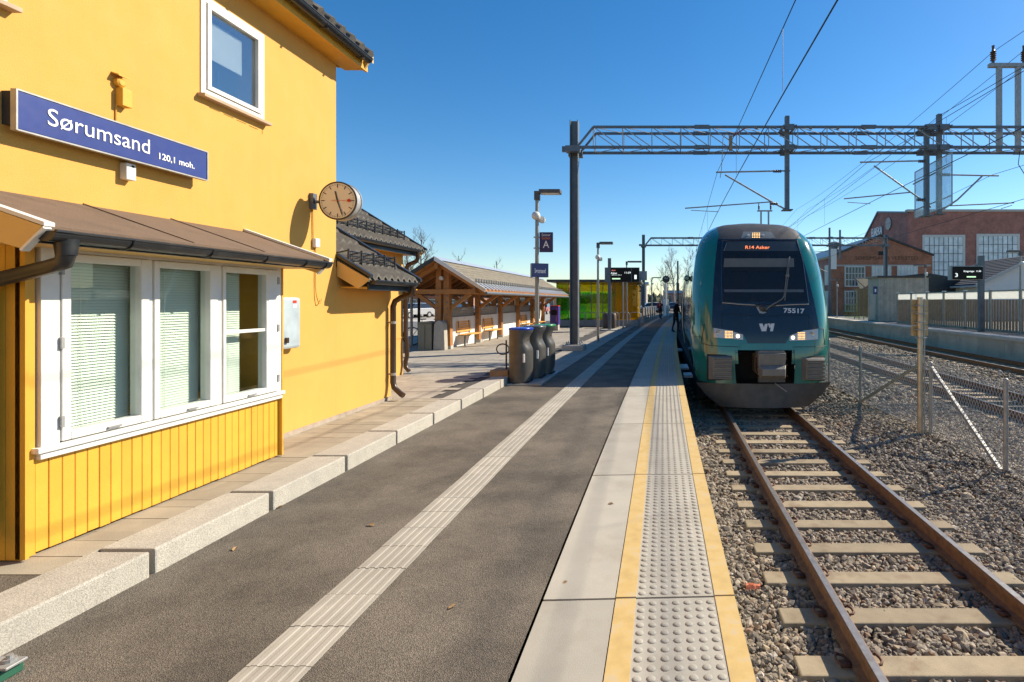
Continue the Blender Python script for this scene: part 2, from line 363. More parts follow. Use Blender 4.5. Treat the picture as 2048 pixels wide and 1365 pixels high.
# kerb of granite blocks
def kx(d): return -3.135 + .008*d
kerb = struct('kerb', MB().box(-3.47, -3.16, -2.5, 10.35, -.05, .10), M_joint)
for k in range(14):
    d0 = 3.30 + (k-6)*1.005; d1 = d0 + .968
    if d0 < -3: continue
    zt = .154 + rnd.uniform(-.003,.003); o0 = rnd.uniform(-.006,.006); o1 = rnd.uniform(-.006,.006)
    b = MB(); b.hexa([(kx(d0)-.345,d0,-.04),(kx(d0)+o0,d0,-.04),(kx(d1)+o1,d1,-.04),(kx(d1)-.345,d1,-.04),(kx(d0)-.345,d0,zt),(kx(d0)+o0,d0,zt),(kx(d1)+o1,d1,zt),(kx(d1)-.345,d1,zt)])
    part('kerb_block', b, M_granite, kerb, bevel=.012)

# plaza paving
def zp(d): return .150 if d < 10.5 else max(.012, .150 - (d-10.5)*.033)
PD = [-6, 2, 8, 10.5, 12, 14, 15, 20, 30, 45]
mb = strip(MB(), lambda d: -14.0, lambda d: kx(min(d,10.4))-.34, lambda d: zp(d)-.012, PD, -.03)
mb2 = strip(mb, lambda d: -3.46, lambda d: -2.42 + cv(d), lambda d: .003, [12.55, 14, 16, 20, 25, 30, 40, 50, 60, 80, 110])
plaza = struct('pavement', mb2, M_joint)
mb = MB().box(-4.19, kx(2)-.345, -6, 2.99, .10, .149)
part('asphalt_patch', mb, M_asph, plaza)
slab_cache = {}
d = 3.0; row = 0
while d < 8.4:
    ln = rnd.choice((.14,.14,.21,.21)); xs = [kx(d)-.348]; 
    while xs[-1] > -4.14: xs.append(max(-4.19, xs[-1] - rnd.choice((.21,.35,.42,.28))))
    for a, b in zip(xs[:-1], xs[1:]):
        if a - b < .04: continue
        key = (round(a-b,2), ln)
        if key not in slab_cache: slab_cache[key] = MB().box(-key[0]+.004, 0, 0, ln-.004, -.05, 0).mesh('paving_slab', M_paver)
        piece('paving_slab', slab_cache[key], plaza, (a, d, .150 + rnd.uniform(-.002,.002)))
    d += ln; row += 1
# the rest of the plaza: real slabs, joined
mb = MB(); d = 8.42
while d < 34:
    ln = .30 if d > 13 else .21; x = -3.47 - rnd.uniform(0,.3); 
    while x > -13.6:
        w = rnd.choice((.42,.6,.6,.84)); z0, z1 = zp(d), zp(d+ln); j = rnd.uniform(-.002,.002)
        g = .006
        mb.face([(x-w+g,d,z0+j),(x,d,z0+j),(x,d+ln-g,z1+j),(x-w+g,d+ln-g,z1+j)])
        x -= w
    d += ln
d = 12.6
while d < 60:
    ln = .4; x = -2.43 + cv(d)
    while x > -3.4 + cv(d):
        mb.face([(x-.328,d,.010),(x,d,.010),(x,d+ln-.008,.010),(x-.328,d+ln-.008,.010)]); x -= .335
    d += ln
M_paver2 = mat('plaza_paving', (.34,.305,.25), .85, var=.16, vs=2.2, bump=.3, bs=60, fine=.12, fs=120, stain=(.26,.23,.2), st=.4, sts=1.4)
o = part('paving_field', mb, M_paver2, plaza); o['kind'] = 'stuff'
# pale plaza and road further back, parking area
mb = strip(MB(), lambda d: -60, lambda d: -13.5, lambda d: -.01, [-6, 70]); struct('parking_area', mb, M_asph2)
mb = strip(MB(), lambda d: -60, lambda d: -2.6+cv(d), lambda d: .0, [45.0, 60, 80, 110]); struct('station_forecourt', mb, mat('pale_forecourt', (.36,.33,.29), .9, var=.12, vs=.6))
mb = strip(MB(), lambda d: -60, lambda d: -13.52, lambda d: .004, [44, 48]); struct('footpath', mb, mat('pale_footpath', (.50,.46,.40), .9, var=.1, vs=1))

# ================================================================== STATION BUILDING
XW = -4.20; ZG = .15
house = thing('station_building', 'two-storey yellow rendered station house with bay window and grey tiled annexes', 'building', (-4.2, 3.0, .15))
def wall_x(mb, X, th, d0, d1, z0, z1, holes):
    """wall in a plane of constant X, outer face at X, with rectangular holes (d0,d1,z0,z1)"""
    ds = sorted({d0, d1, *[h[0] for h in holes], *[h[1] for h in holes]}); zs = sorted({z0, z1, *[h[2] for h in holes], *[h[3] for h in holes]})
    for a, b in zip(ds[:-1], ds[1:]):
        run = None
        for c, e in zip(zs[:-1], zs[1:]):
            if any(h[0] <= a and b <= h[1] and h[2] <= c and e <= h[3] for h in holes):
                if run: mb.box(X-th, X, a, b, *run); run = None
            else: run = (run[0], e) if run else (c, e)
        if run: mb.box(X-th, X, a, b, *run)
    return mb
UW = (4.895, 5.681, 3.585, 4.505); UL = (2.35, 3.44, 3.585, 4.505)
mb = wall_x(MB(), XW, .28, -6.0, 6.957, -.03, 4.86, [UW, UL, (3.30, 5.15, .85, 2.0)])
mb.box(-11, XW, -6.2, -6.0, -.03, 4.86); mb.box(-11, XW-.28, 6.70, 6.957, -.03, 4.86); mb.box(-11.2, -11, -6.2, 6.957, -.03, 4.86)
mb.box(-10.99, XW-.28, -6, 6.69, 2.62, 2.82)
wl = part('wall', mb, M_stucco, house)
# plinth strip
mb = MB().box(XW, XW+.02, 5.30, 8.38, .13, .20); part('plinth', mb, mat('plinth_grey', (.34,.28,.22), .9, var=.2, vs=9), house)
# roof of the main house
def gable_roof_y(d0, d1, xe, ze, xr, slope, th):
    """roof plane falling towards +X, eave at (xe, ze), up to xr"""
    zr = ze + (xe - xr)*slope
    return MB().prism([(xe,d0,ze),(xr,d0,zr),(xr,d0,zr+th),(xe,d0,ze+th)], (0,d1-d0,0))
mb = gable_roof_y(-6.5, 7.235, -3.90, 4.90, -7.6, .62, .10)
mb.prism([(-7.6,-6.5,7.194),(-11.3,-6.5,4.90),(-11.3,-6.5,5.0),(-7.6,-6.5,7.294)], (0,13.735,0))
rf = part('roof', mb, M_tile, house)
mb = MB(); mb.face([(-4.21,6.957,4.86),(-7.6,6.957,7.15),(-11,6.957,4.86)]); part('gable_wall', mb, M_stucco, house)
mb = MB().box(-4.2, -3.93, -6.4, 7.15, 4.765, 4.795); mb.box(-3.95, -3.92, -6.4, 7.2, 4.76, 4.90); part('soffit', mb, M_ywood, rf)
mb = MB().prism([(-3.86,7.20,4.89),(-3.86,7.20,4.98),(-7.6,7.20,7.30),(-7.6,7.20,7.17)], (0,.035,0)); mb.prism([(-3.93,7.12,4.76),(-3.84,7.12,4.90),(-4.3,7.12,5.15),(-4.3,7.12,4.80)], (0,.03,0)); part('barge_board', mb, M_ytrim, rf)
def gutter(X, z, r, d0, d1, parent, name='gutter', m=M_black):
    b = MB(); n = 10; pr = [(X + r*math.cos(math.pi + math.pi*i/n), z + r*math.sin(math.pi + math.pi*i/n)) for i in range(n+1)]
    pi_ = [(X + (r-.006)*math.cos(math.pi + math.pi*i/n), z + (r-.006)*math.sin(math.pi + math.pi*i/n)) for i in range(n+1)]
    for q, p in ((pr, 0), (pi_, 1)):
        for a, c in zip(q[:-1], q[1:]): b.face([(a[0],d0,a[1]),(c[0],d0,c[1]),(c[0],d1,c[1]),(a[0],d1,a[1])])
    for (a, c) in ((pr[0],pi_[0]),(pr[-1],pi_[-1])): b.face([(a[0],d0,a[1]),(c[0],d0,c[1]),(c[0],d1,c[1]),(a[0],d1,a[1])])
    for dd in (d0, d1): b.face([(x,dd,zz) for x,zz in pr])
    b.tube([(X+r,d0,z),(X+r,d1,z)], .009, 6)
    return part(name, b, m, parent, smooth=50)
g = gutter(-3.845, 4.885, .06, -6.3, 7.08, house)
mb = MB()
for i in range(9): mb.bar((-3.90,6.9-.75*i,4.83),(-3.80,6.9-.75*i,4.815),.03,.006)
part('gutter_brackets', mb, M_black, g)
# roof tile edge above the gutter: each course end is a small roll
mb = MB()
for i in range(46): mb.tube([(-3.86,7.15-.21*i,4.965),(-4.4,7.15-.21*i,5.30)], .07, 6)
part('edge_tiles', mb, M_tile, rf, kind='stuff', smooth=60)

# upper windows
def casement(parent, X, d0, d1, z0, z1, rec=.03, fr=.055, name='window', gm=None):
    """white timber window set into a wall of constant X"""
    b = MB(); xo, xi = X-rec, X-rec-.07
    b.box(xi, xo, d0, d0+fr, z0, z1); b.box(xi, xo, d1-fr, d1, z0, z1); b.box(xi, xo, d0+fr, d1-fr, z0, z0+fr); b.box(xi, xo, d0+fr, d1-fr, z1-fr, z1)
    wv = part(name, b, M_white, parent, bevel=.004)
    b = MB(); f2 = fr*.75; a0, a1, c0, c1 = d0+fr+.006, d1-fr-.006, z0+fr+.006, z1-fr-.006
    b.box(xi+.01, xo+.012, a0, a0+f2, c0, c1); b.box(xi+.01, xo+.012, a1-f2, a1, c0, c1); b.box(xi+.01, xo+.012, a0+f2, a1-f2, c0, c0+f2); b.box(xi+.01, xo+.012, a0+f2, a1-f2, c1-f2, c1)
    part('sash', b, M_white, wv, bevel=.003)
    b = MB().box(xo-.028, xo-.022, a0+f2, a1-f2, c0+f2, c1-f2); part('pane', b, gm or M_glass, wv)
    return wv, (a0+f2, a1-f2, c0+f2, c1-f2, xo-.03)
M_blind = mat('roller_blind', (.66,.67,.63), .8, var=.03)
for i, q in enumerate((UW, UL)):
    wv, (a0,a1,c0,c1,xp) = casement(house, XW, *q, rec=-.012, gm=M_glass2)
    part('roller_blind', MB().box(xp-.06, xp-.055, a0+.005, a1-.10, c0+.30, c1-.06), M_blind, wv)
    part('sill', MB().box(XW-.03, XW+.07, q[0]-.03, q[1]+.035, q[2]-.035, q[2]-.004), mat('stone_sill', (.45,.33,.22), .8, var=.15), wv, bevel=.004)
    part('room', MB().box(xp-.9, xp-.88, a0-.6, a1+.6, c0-.6, c1+.5), mat('blue_grey_room', (.10,.12,.14), .9), wv)
# thin plaster crack lines under the window: a patched slot
mb = MB(); 
for s_ in range(4): mb.box(XW, XW+.004, 5.0+.16*s_, 5.12+.16*s_, 3.49-.004*s_, 3.495-.004*s_)
mb.box(XW, XW+.003, 5.66, 5.665, 3.45, 3.50); part('plaster_crack', mb, mat('crack', (.36,.2,.03), .9), wl)

# ---- bay window
XB_ = -3.75; B0, B1 = 3.137, 5.294
mb = MB(); mb.box(XW, XB_-.02, B0+.02, B0+.10, ZG, 2.06); mb.box(XW, XB_-.02, B1-.10, B1-.02, ZG, 2.06); mb.box(XB_-.12, XB_-.02, B0+.1, B1-.1, ZG+.01, .80); mb.box(XB_-.12, XB_-.02, B0+.1, B1-.1, 2.03, 2.08)
bay = part('bay_wall', mb, M_ywood, house)
nb = 28; bw = (B1-.0 - 3.215)/nb
me_b = MB().box(-.022, 0, .0016, bw-.0016, 0, .58); me_b = me_b.mesh('board', M_ywood)
for i in range(nb):
    o = piece('board', me_b, bay, (XB_ + rnd.uniform(-.0015,.0015), 3.215+i*bw, ZG+.012+rnd.uniform(0,.006))); bev(o, .003, 1)
for (a, b, zt) in ((B0, 3.212, 2.05),):
    part('corner_board', MB().box(XB_-.03, XB_+.006, a, b, ZG+.01, zt), M_ywood, bay, bevel=.004)
part('corner_board', MB().box(XB_-.03, XB_+.006, 5.274, B1, .74, 2.05), M_ywood, bay, bevel=.004)
me_s = MB().box(0, bw*1.6-.004, -.02, 0, 0, 1.88).mesh('board', M_ywood)
for i in range(4): piece('board', me_s, bay, (XW + .012 + i*bw*1.6, B0+.02, ZG+.012))
for i in range(4): piece('board', me_s, bay, (XW + .012 + i*bw*1.6, B1, ZG+.012))
# windows of the bay
wn = MB(); xo = XB_+.028; xi = XB_-.06
wn.box(xi, xo, 3.222, 3.325, .80, 2.05); wn.box(xi, xo, 5.215, 5.272, .80, 2.05)      # side casings
wn.box(xi, xo-.004, 3.325, 5.215, 1.985, 2.05)
for a, b in ((3.905, 3.938), (4.512, 4.560)): wn.box(xi, xo-.004, a, b, .805, 1.985)
win = part('window', wn, M_white, house, bevel=.004)
sl = MB().box(XB_-.02, XB_+.05, 3.19, 5.30, .765, .80); sl.box(XB_-.02, XB_+.034, 3.215, 5.285, .725, .763); part('sill', sl, M_white, win, bevel=.005)
sashes = [(3.330,3.902), (3.941,4.509), (4.563,5.212)]
panes = [(3.383,3.84), (3.985,4.43), (4.595,5.065)]
for i, ((a,b),(p,q)) in enumerate(zip(sashes, panes)):
    s_ = MB(); x0, x1 = XB_-.05, XB_+.036
    s_.box(x0,x1,a,p,.808,1.982); s_.box(x0,x1,q,b,.808,1.982); s_.box(x0,x1,p,q,.808,.862); s_.box(x0,x1,p,q,1.93,1.982)
    part('sash', s_, M_white, win, bevel=.006)
    gp = part('pane', MB().box(XB_-.012, XB_-.006, p-.005, q+.005, .857, 1.935), M_glass, win)
    if i == 2: part('glazing_bar', MB().box(XB_-.02, XB_+.024, p, q, 1.395, 1.425), M_white, win, bevel=.004)
    hb = MB(); 
    for zz in (.93, 1.42, 1.88): hb.box(XB_+.028, XB_+.046, (a-.012) if i==0 else b-.006, (a+.006) if i==0 else b+.014, zz-.035, zz+.035)
    if i != 1: part('hinges', hb, M_metal, win, kind='stuff')
    lt = MB().box(XB_+.034, XB_+.05, a+.27, a+.36, .822, .834); part('stay_latch', lt, M_metal, win)
    # venetian blind: many thin slats, joined
    bl = MB(); y1 = q+.03 if i < 2 else p+.30
    z = .845
    while z < 1.97:
        bl.hexa([(XB_-.100,p-.03,z+.0195),(XB_-.0985,p-.03,z+.0195),(XB_-.0985,y1,z+.0195),(XB_-.100,y1,z+.0195),(XB_-.0865,p-.03,z),(XB_-.085,p-.03,z),(XB_-.085,y1,z),(XB_-.0865,y1,z)]); z += .0205
    bl.tube([(XB_-.081,p+.16,.85),(XB_-.081,p+.16,1.97)], .0015, 4)
    part('venetian_blind', bl, mat('blind_slat', (.70,.735,.66), .6, var=.02), win, kind='stuff')
mb = MB(); mb.box(XB_-.55, XB_-.53, B0+.1, B1-.1, .75, 2.1); mb.box(XB_-.54, XB_-.12, B0+.1, B1-.1, .76, .80); part('room', mb, mat('pale_room', (.28,.31,.27), .9), win)
# bay roof: prism of felt, white verges, soffit, gutter
R0, R1 = 2.90, 5.44
def rz_(x): return 2.385 + (x - XW)*(2.10-2.385)/(-3.38-XW)
mb = MB().prism([(XW-.01,R0+.02,rz_(XW)-.05),(-3.38,R0+.02,2.055),(-3.38,R0+.02,2.10),(XW-.01,R0+.02,rz_(XW)+.004)], (0,R1-R0-.04,0))
br_ = part('bay_roof', mb, M_felt, house)
for dd in (3.9, 4.6):
    mb = MB().prism([(XW,dd,rz_(XW)+.004),(-3.39,dd,2.104),(-3.39,dd,2.110),(XW,dd,rz_(XW)+.010)], (0,.012,0))
    part('felt_lap', mb, M_felt, br_)
mb = MB().box(XB_-.02, -3.40, R0+.05, R1-.05, 2.005, 2.022); part('soffit', mb, M_ytrim, br_)
for (dd, full) in ((R0, True), (R1-.03, False)):
    mb = MB().prism([(XW,dd-.004,rz_(XW)+.006),(-3.33,dd-.004,2.088),(-3.33,dd-.004,2.112),(XW,dd-.004,rz_(XW)+.03)], (0,.055,0)); part('verge_trim', mb, M_white, br_, bevel=.003)
    mb = MB().prism([(XW+.0,dd,rz_(XW)+.004),(XW,dd,rz_(XW)-.19),(-3.455,dd,1.965),(-3.345,dd,2.088)], (0,.022,0)); part('barge_board', mb, M_ytrim, br_)
    mb = MB().prism([(-3.462,dd-.006,1.962),(-3.335,dd-.006,2.085),(-3.328,dd-.006,2.075),(-3.452,dd-.006,1.952)], (0,.04,0)); part('end_trim', mb, M_white, br_)
g = gutter(-3.345, 2.065, .058, 2.915, 5.39, house)
mb = MB()
for dd in (3.35, 3.95, 4.5, 5.0, 5.3):
    mb.tube([(-3.39,dd,2.085)] + [(-3.345+.063*math.cos(math.pi+math.pi*i/6), dd, 2.065+.063*math.sin(math.pi+math.pi*i/6)) for i in range(7)], .006, 5)
part('gutter_brackets', mb, M_black, g, kind='stuff')
mb = MB().box(-3.41,-3.385,R0+.03,R1-.03,2.0,2.09); part('fascia', mb, M_black, br_)
pp = MB(); pp.tube([(-3.345,3.02,2.03),(-3.345,3.02,1.94)], [.055,.045], 12); pp.tube([(-3.345,3.02,1.95),(-3.36,3.02,1.90),(-3.45,3.03,1.875),(-3.80,3.06,1.80),(-3.88,3.06,1.77),(-3.895,3.06,1.70),(-3.895,3.06,.42),(-3.885,3.04,.36),(-3.85,2.98,.31)], .042, 12)
dp = part('downpipe', pp, M_black, house, smooth=50)
mb = MB()
for zz in (1.45, .60): mb = MB(); mb.tube([(-3.90,3.06,zz),(-3.90,3.16,zz)], .012, 6); mb.tube([(-3.895,3.06,zz-.015),(-3.895,3.06,zz+.015)], .047, 12); part('pipe_clamp', mb, M_metal, dp)

# ---- annexes beyond the house corner
XA1 = XW; XA2 = -5.45
mb = MB().box(-5.6, XA1, 6.958, 8.38, -.03, 2.12); mb.prism([(XA1,6.96,2.12),(-5.45,6.96,2.80),(-5.45,6.96,2.12)], (0,1.42,0)); part('annex_wall', mb, M_stucco, house)
mb = MB().box(-11, XA2, 6.96, 11.39, -.03, 2.80); mb.prism([(XA2,11.38,2.80),(-8.2,11.38,4.4),(-10.9,11.38,2.80)], (0,.01,0)); part('annex_wall', mb, M_stucco, house)
mb = MB().box(XA2, XA2+.012, 9.0, 11.40, .9, .93); part('render_band', mb, M_stucco, house)
SLP = .62
def tiled_roof(d0, d1, xe, ze, xr, nm):
    b = gable_roof_y(d0, d1, xe, ze-.02, xr, SLP, .05); r = part('annex_roof', b, M_tile, house)
    t = MB(); n = int((d1-d0)/.17); ln = .30; x = xe
    while x > xr:
        x1 = max(xr, x-ln); zz = ze + .035 + (xe-x)*SLP
        for i in range(n):
            dd = d0 + (i+.5)*(d1-d0)/n; w = (d1-d0)/n/2
            z1 = zz + (x-x1)*SLP
            for k in range(4):                       # an S-shaped pantile in four strips
                f0, f1 = k/4, (k+1)/4; h0, h1 = .035*math.sin(f0*2*math.pi), .035*math.sin(f1*2*math.pi)
                y0, y1 = dd-w+2*w*f0, dd-w+2*w*f1
                t.face([(x+.02,y0,zz+h0+.028),(x+.02,y1,zz+h1+.028),(x1,y1,z1+h1),(x1,y0,z1+h0)])
                t.face([(x+.02,y0,zz+h0-.01),(x+.02,y1,zz+h1-.01),(x+.02,y1,zz+h1+.028),(x+.02,y0,zz+h0+.028)])
        x = x1
    part('roof_tiles', t, M_tile, r, kind='stuff')
    return r
r1 = tiled_roof(6.995, 8.42, -3.80, 1.955, -5.4, 'a')
r2 = tiled_roof(8.0, 11.80, -5.18, 2.765, -8.2, 'b')
mb = MB().prism([(-8.2,8.0,4.60),(-11.2,8.0,2.76),(-11.2,8.0,2.82),(-8.2,8.0,4.68)], (0,3.8,0)); part('rear_slope', mb, M_tile, r2)
def barge(d, xe, ze, xr, parent, dep=.15):
    b = MB().prism([(xe+.03,d,ze+.0),(xr,d,ze+(xe-xr)*SLP),(xr,d,ze+(xe-xr)*SLP-dep-.05),(xe-.12,d,ze-.12)], (0,.025,0)); o = part('barge_board', b, M_ytrim, parent)
    b = MB().prism([(xe+.05,d-.015,ze+.02),(xr,d-.015,ze+.05+(xe-xr)*SLP),(xr,d-.015,ze+.095+(xe-xr)*SLP),(xe+.05,d-.015,ze+.065)], (0,.07,0)); part('verge_flashing', b, M_black, parent)
barge(6.965, -3.80, 1.965, -4.19, r1); barge(8.42, -3.80, 1.965, -5.4, r1); barge(11.80, -5.18, 2.775, -8.2, r2)
for (X, z, d0, d1, rr) in ((-3.76, 1.955, 7.03, 8.26, r1), (-5.13, 2.77, 7.0, 11.45, r2)):
    gutter(X, z, .055, d0, d1, house)
    part('fascia', MB().box(X-.075, X-.055, d0, d1, z-.13, z+.03), M_black, rr)
    part('soffit', MB().box(X-.42, X-.06, d0, d1+.2, z-.10, z-.085), M_ywood, rr)
    sg = MB(); nn = int((d1-d0)/.28)
    xs = X-.32; zs = z+.02+.30*SLP
    for hz in (.06, .12, .18): sg.tube([(xs-.02*hz,d0,zs+hz),(xs,d1,zs+hz)], .010, 5)
    for i in range(nn+1):
        dd = d0 + (d1-d0)*i/nn; sg.bar((xs,dd,zs-.04),(xs,dd,zs+.21),.02,.02); sg.bar((xs-.28,dd,zs+.13),(xs,dd,zs+.19),.016,.016)
    for i in range(int((d1-d0)/.05)): sg.bar((xs,d0+.05*i,zs+.06),(xs,d0+.05*i,zs+.18),.005,.005)
    part('snow_guard', sg, M_black, rr)
pp = MB().tube([(-3.76,8.18,1.91),(-3.76,8.18,1.83),(-3.80,8.20,1.79),(-3.98,8.26,1.74),(-4.09,8.29,1.68),(-4.125,8.30,1.60),(-4.125,8.30,.42),(-4.10,8.29,.34),(-3.98,8.26,.245),(-3.94,8.25,.225)], .042, 12)
dp = part('downpipe', pp, M_brownpipe, house, smooth=50)
mb = MB()
for zz in (1.35, .55): mb = MB(); mb.tube([(-4.125,8.30,zz-.02),(-4.125,8.30,zz+.02)], .048, 12); mb.tube([(-4.125,8.30,zz),(-4.2,8.30,zz)], .01, 6); part('pipe_clamp', mb, M_metal, dp)
pp = MB().tube([(-5.13,11.38,2.72),(-5.13,11.38,2.60),(-5.16,11.38,2.53),(-5.33,11.38,2.46),(-5.385,11.38,2.36),(-5.385,11.38,.95),(-5.36,11.38,.85),(-5.36,11.38,.50),(-5.39,11.38,.40),(-5.37,11.36,.27),(-5.30,11.34,.20)], .045, 10)
part('downpipe', pp, M_brownpipe, house, smooth=50)

# ================================================================== THINGS ON THE FACADE
# name sign
sx = -4.095; sd0, sd1, sz0, sz1 = 3.417, 4.845, 2.783, 3.026
sg = thing('station_name_sign', 'long blue name board fixed on the upper yellow wall', 'sign', (sx, (sd0+sd1)/2, sz0))
part('panel', MB().box(sx-.03, sx, sd0, sd1, sz0, sz1), M_blue, sg, bevel=.004)
part('rim', MB().box(sx-.034, sx+.004, sd0-.012, sd0-.002, sz0-.01, sz1+.01).box(sx-.034, sx+.004, sd1+.002, sd1+.012, sz0-.01, sz1+.01).box(sx-.034, sx+.004, sd0-.002, sd1+.002, sz1+.002, sz1+.012).box(sx-.034, sx+.004, sd0-.002, sd1+.002, sz0-.012, sz0-.002), M_metal, sg)
part('light_box', MB().box(XW+.001, sx-.036, sd0-.0, sd1-.05, sz0+.03, sz1-.0), M_dark, sg)
def wx(px): return XW*0 + sx*F/(px-CX)
c0, c1 = wx(95), wx(299)
text('lettering', 'Sørumsand', M_letter, sg, frame((sx+.003,(c0+c1)/2,2.912),(0,1,0),(0,0,1)), .165, c1-c0, bold=0)
c0, c1 = wx(316), wx(387)
text('lettering', '120,1 moh.', M_letter, sg, frame((sx+.003,(c0+c1)/2,2.868),(0,1,0),(0,0,1)), .072, c1-c0, bold=.001)
# clock
cd = 6.40; cc = Vector((-3.84, cd, H+1.202)); R = .217
ck = thing('station_clock', 'round station clock with cream face and red second hand on a wall bracket', 'clock', (XW, 6.455, H+1.2))
part('case', MB().lathe(cc, [(R,.0),(R+.012,.004),(R+.012,.012),(R,.02),(R,.10),(R+.012,.108),(R+.012,.118),(R,.122)], 48, 'y'), mat('clock_case_grey', (.42,.42,.41), .4, .3), ck, smooth=40)
part('rim', MB().lathe(cc+Vector((0,-.006,0)), [(R-.008,0),(R+.013,0),(R+.013,.008),(R-.008,.008)], 48, 'y'), M_black, ck)
fc = part('dial', MB().lathe(cc+Vector((0,-.0075,0)), [(R-.006,0),(R-.006,.004)], 48, 'y'), mat('clock_dial', (.72,.66,.52), .5, var=.01), ck)
mb = MB()
for i in range(60):
    a = i*math.pi/30; s_, c_ = math.sin(a), math.cos(a); big = i % 5 == 0; l0 = .155 if big else .185; w = .010 if big else .0035
    mb.bar(cc+Vector((s_*l0,-.0095,c_*l0)), cc+Vector((s_*.2,-.0095,c_*.2)), w, .002, up=(0,1,0))
part('minute_marks', mb, M_black, ck)
def hand(ang, l0, l1, w, m, y):
    a = math.radians(ang); s_, c_ = math.sin(a), math.cos(a); b = MB(); b.bar(cc+Vector((-s_*l0,y,-c_*l0)), cc+Vector((s_*l1,y,c_*l1)), w, .002, up=(0,1,0)); return b
part('hour_hand', hand(-14, .03, .115, .016, 0, -.013), M_black, ck); part('minute_hand', hand(161, .04, .178, .012, 0, -.016), M_black, ck)
M_red = mat('signal_red', (.6,.04,.02), .4, var=.02)
b = hand(90, .07, .175, .004, 0, -.019); b.lathe(cc+Vector((.14,-.02,0)), [(.021,0),(.021,.002)], 16, 'y'); part('second_hand', b, M_red, ck)
mb = MB().box(XW, XW+.05, 6.42, 6.50, H+1.11, H+1.30); mb.tube([(XW+.05,6.46,H+1.2),(-4.05,6.46,H+1.2)], .018, 10); part('bracket', mb, M_steel, ck, bevel=.004)
# cable and white junction box below the clock
cb = thing('cable_junction', 'white junction box on a thin cable running down the wall below the clock', 'junction box', (XW, 6.5, 2.2))
part('box', MB().box(XW, XW+.05, 6.47, 6.56, H+.655, H+.765), M_white, cb, bevel=.012)
part('cable', MB().tube([(XW+.012,6.47,H+1.11),(XW+.012,6.48,H+.76)], .006, 6).tube([(XW+.012,6.52,H+.65),(XW+.012,6.52,H+.18),(XW+.02,6.53,H+.06),(XW+.03,6.56,H-.03),(XW+.03,6.60,H-.02),(XW+.02,6.64,H+.03)], .006, 6), mat('ochre_cable', (.5,.28,.03), .6), cb)
# grey metal cabinet
cab = thing('wall_cabinet', 'pale grey-blue metal cabinet on the wall beside the bay window', 'cabinet', (XW, 6.0, 1.1))
part('body', MB().box(XW, XW+.10, 5.80, 6.13, H-.53, H+.045), mat('cabinet_grey', (.42,.50,.54), .45, .2, var=.14, vs=5, stain=(.6,.62,.6), st=.5, sts=4), cab, bevel=.03)
part('label_plate', MB().box(XW+.10, XW+.103, 5.99, 6.05, H-.02, H+.01), M_red, cab); part('lock', MB().box(XW+.10, XW+.125, 5.86, 5.90, H-.46, H-.40), M_brownpipe, cab, bevel=.005)
part('label_plate', MB().box(XW+.10, XW+.103, 5.99, 6.05, H-.07, H-.035), M_letter, cab)
# small boxes by the sign
vb = thing('wall_bracket', 'yellow painted box and broken lamp bracket above the blue name board', 'bracket', AX(238,195,XW))
p0 = AX(222,208,XW); p1 = AX(250,183,XW); part('box', MB().box(XW, XW+.06, p0.y+.03, p1.y, p0.z, p1.z), M_ywood, vb, bevel=.005)
p0 = AX(234,166,XW); b = MB().lathe(p0, [(.0,0)]*0 + [(.035,0),(.035,.035),(.022,.045)], 14, 'x'); b.prism([(XW,p0.y-.045,p0.z+.06),(XW+.06,p0.y-.045,p0.z+.04),(XW+.06,p0.y-.045,p0.z+.05),(XW,p0.y-.045,p0.z+.07)], (0,.09,0)); part('lamp_socket', b, M_ywood, vb)
part('cable', MB().tube([(XW+.008,AX(230,208,XW).y,AX(230,208,XW).z),(XW+.008,AX(230,245,XW).y,AX(230,245,XW).z)], .005, 5), M_ywood, vb)
p0 = AX(230,357,XW); p1 = AX(258,330,XW)
sn = thing('wall_sensor', 'small white sensor box just under the blue name board', 'sensor', (XW, p0.y, p0.z))
part('housing', MB().box(XW, XW+.06, p0.y+.03, p1.y, p0.z, p1.z), M_white, sn, bevel=.008); part('lens', MB().box(XW+.06, XW+.063, p0.y+.07, p0.y+.09, p1.z-.03, p1.z-.015), M_dark, sn)
# metal foot plate at the lower left edge of the view
fp = thing('bolted_bracket', 'grey bolted steel bracket on a green foot at the lower left edge', 'bracket', G(14,1352))
c_ = G(14, 1352); part('foot', MB().box(c_.x-.10, c_.x+.03, c_.y-.06, c_.y+.04, 0, .05), mat('green_paint', (.02,.10,.06), .5), fp, bevel=.006)
part('plate', MB().box(c_.x-.12, c_.x+.055, c_.y-.05, c_.y+.035, .052, .066), M_metal, fp, bevel=.004); part('bolt', MB().lathe((c_.x+.012,c_.y-.0,.066), [(.024,0),(.024,.014),(.012,.014),(.012,.03)], 10), M_metal, fp)
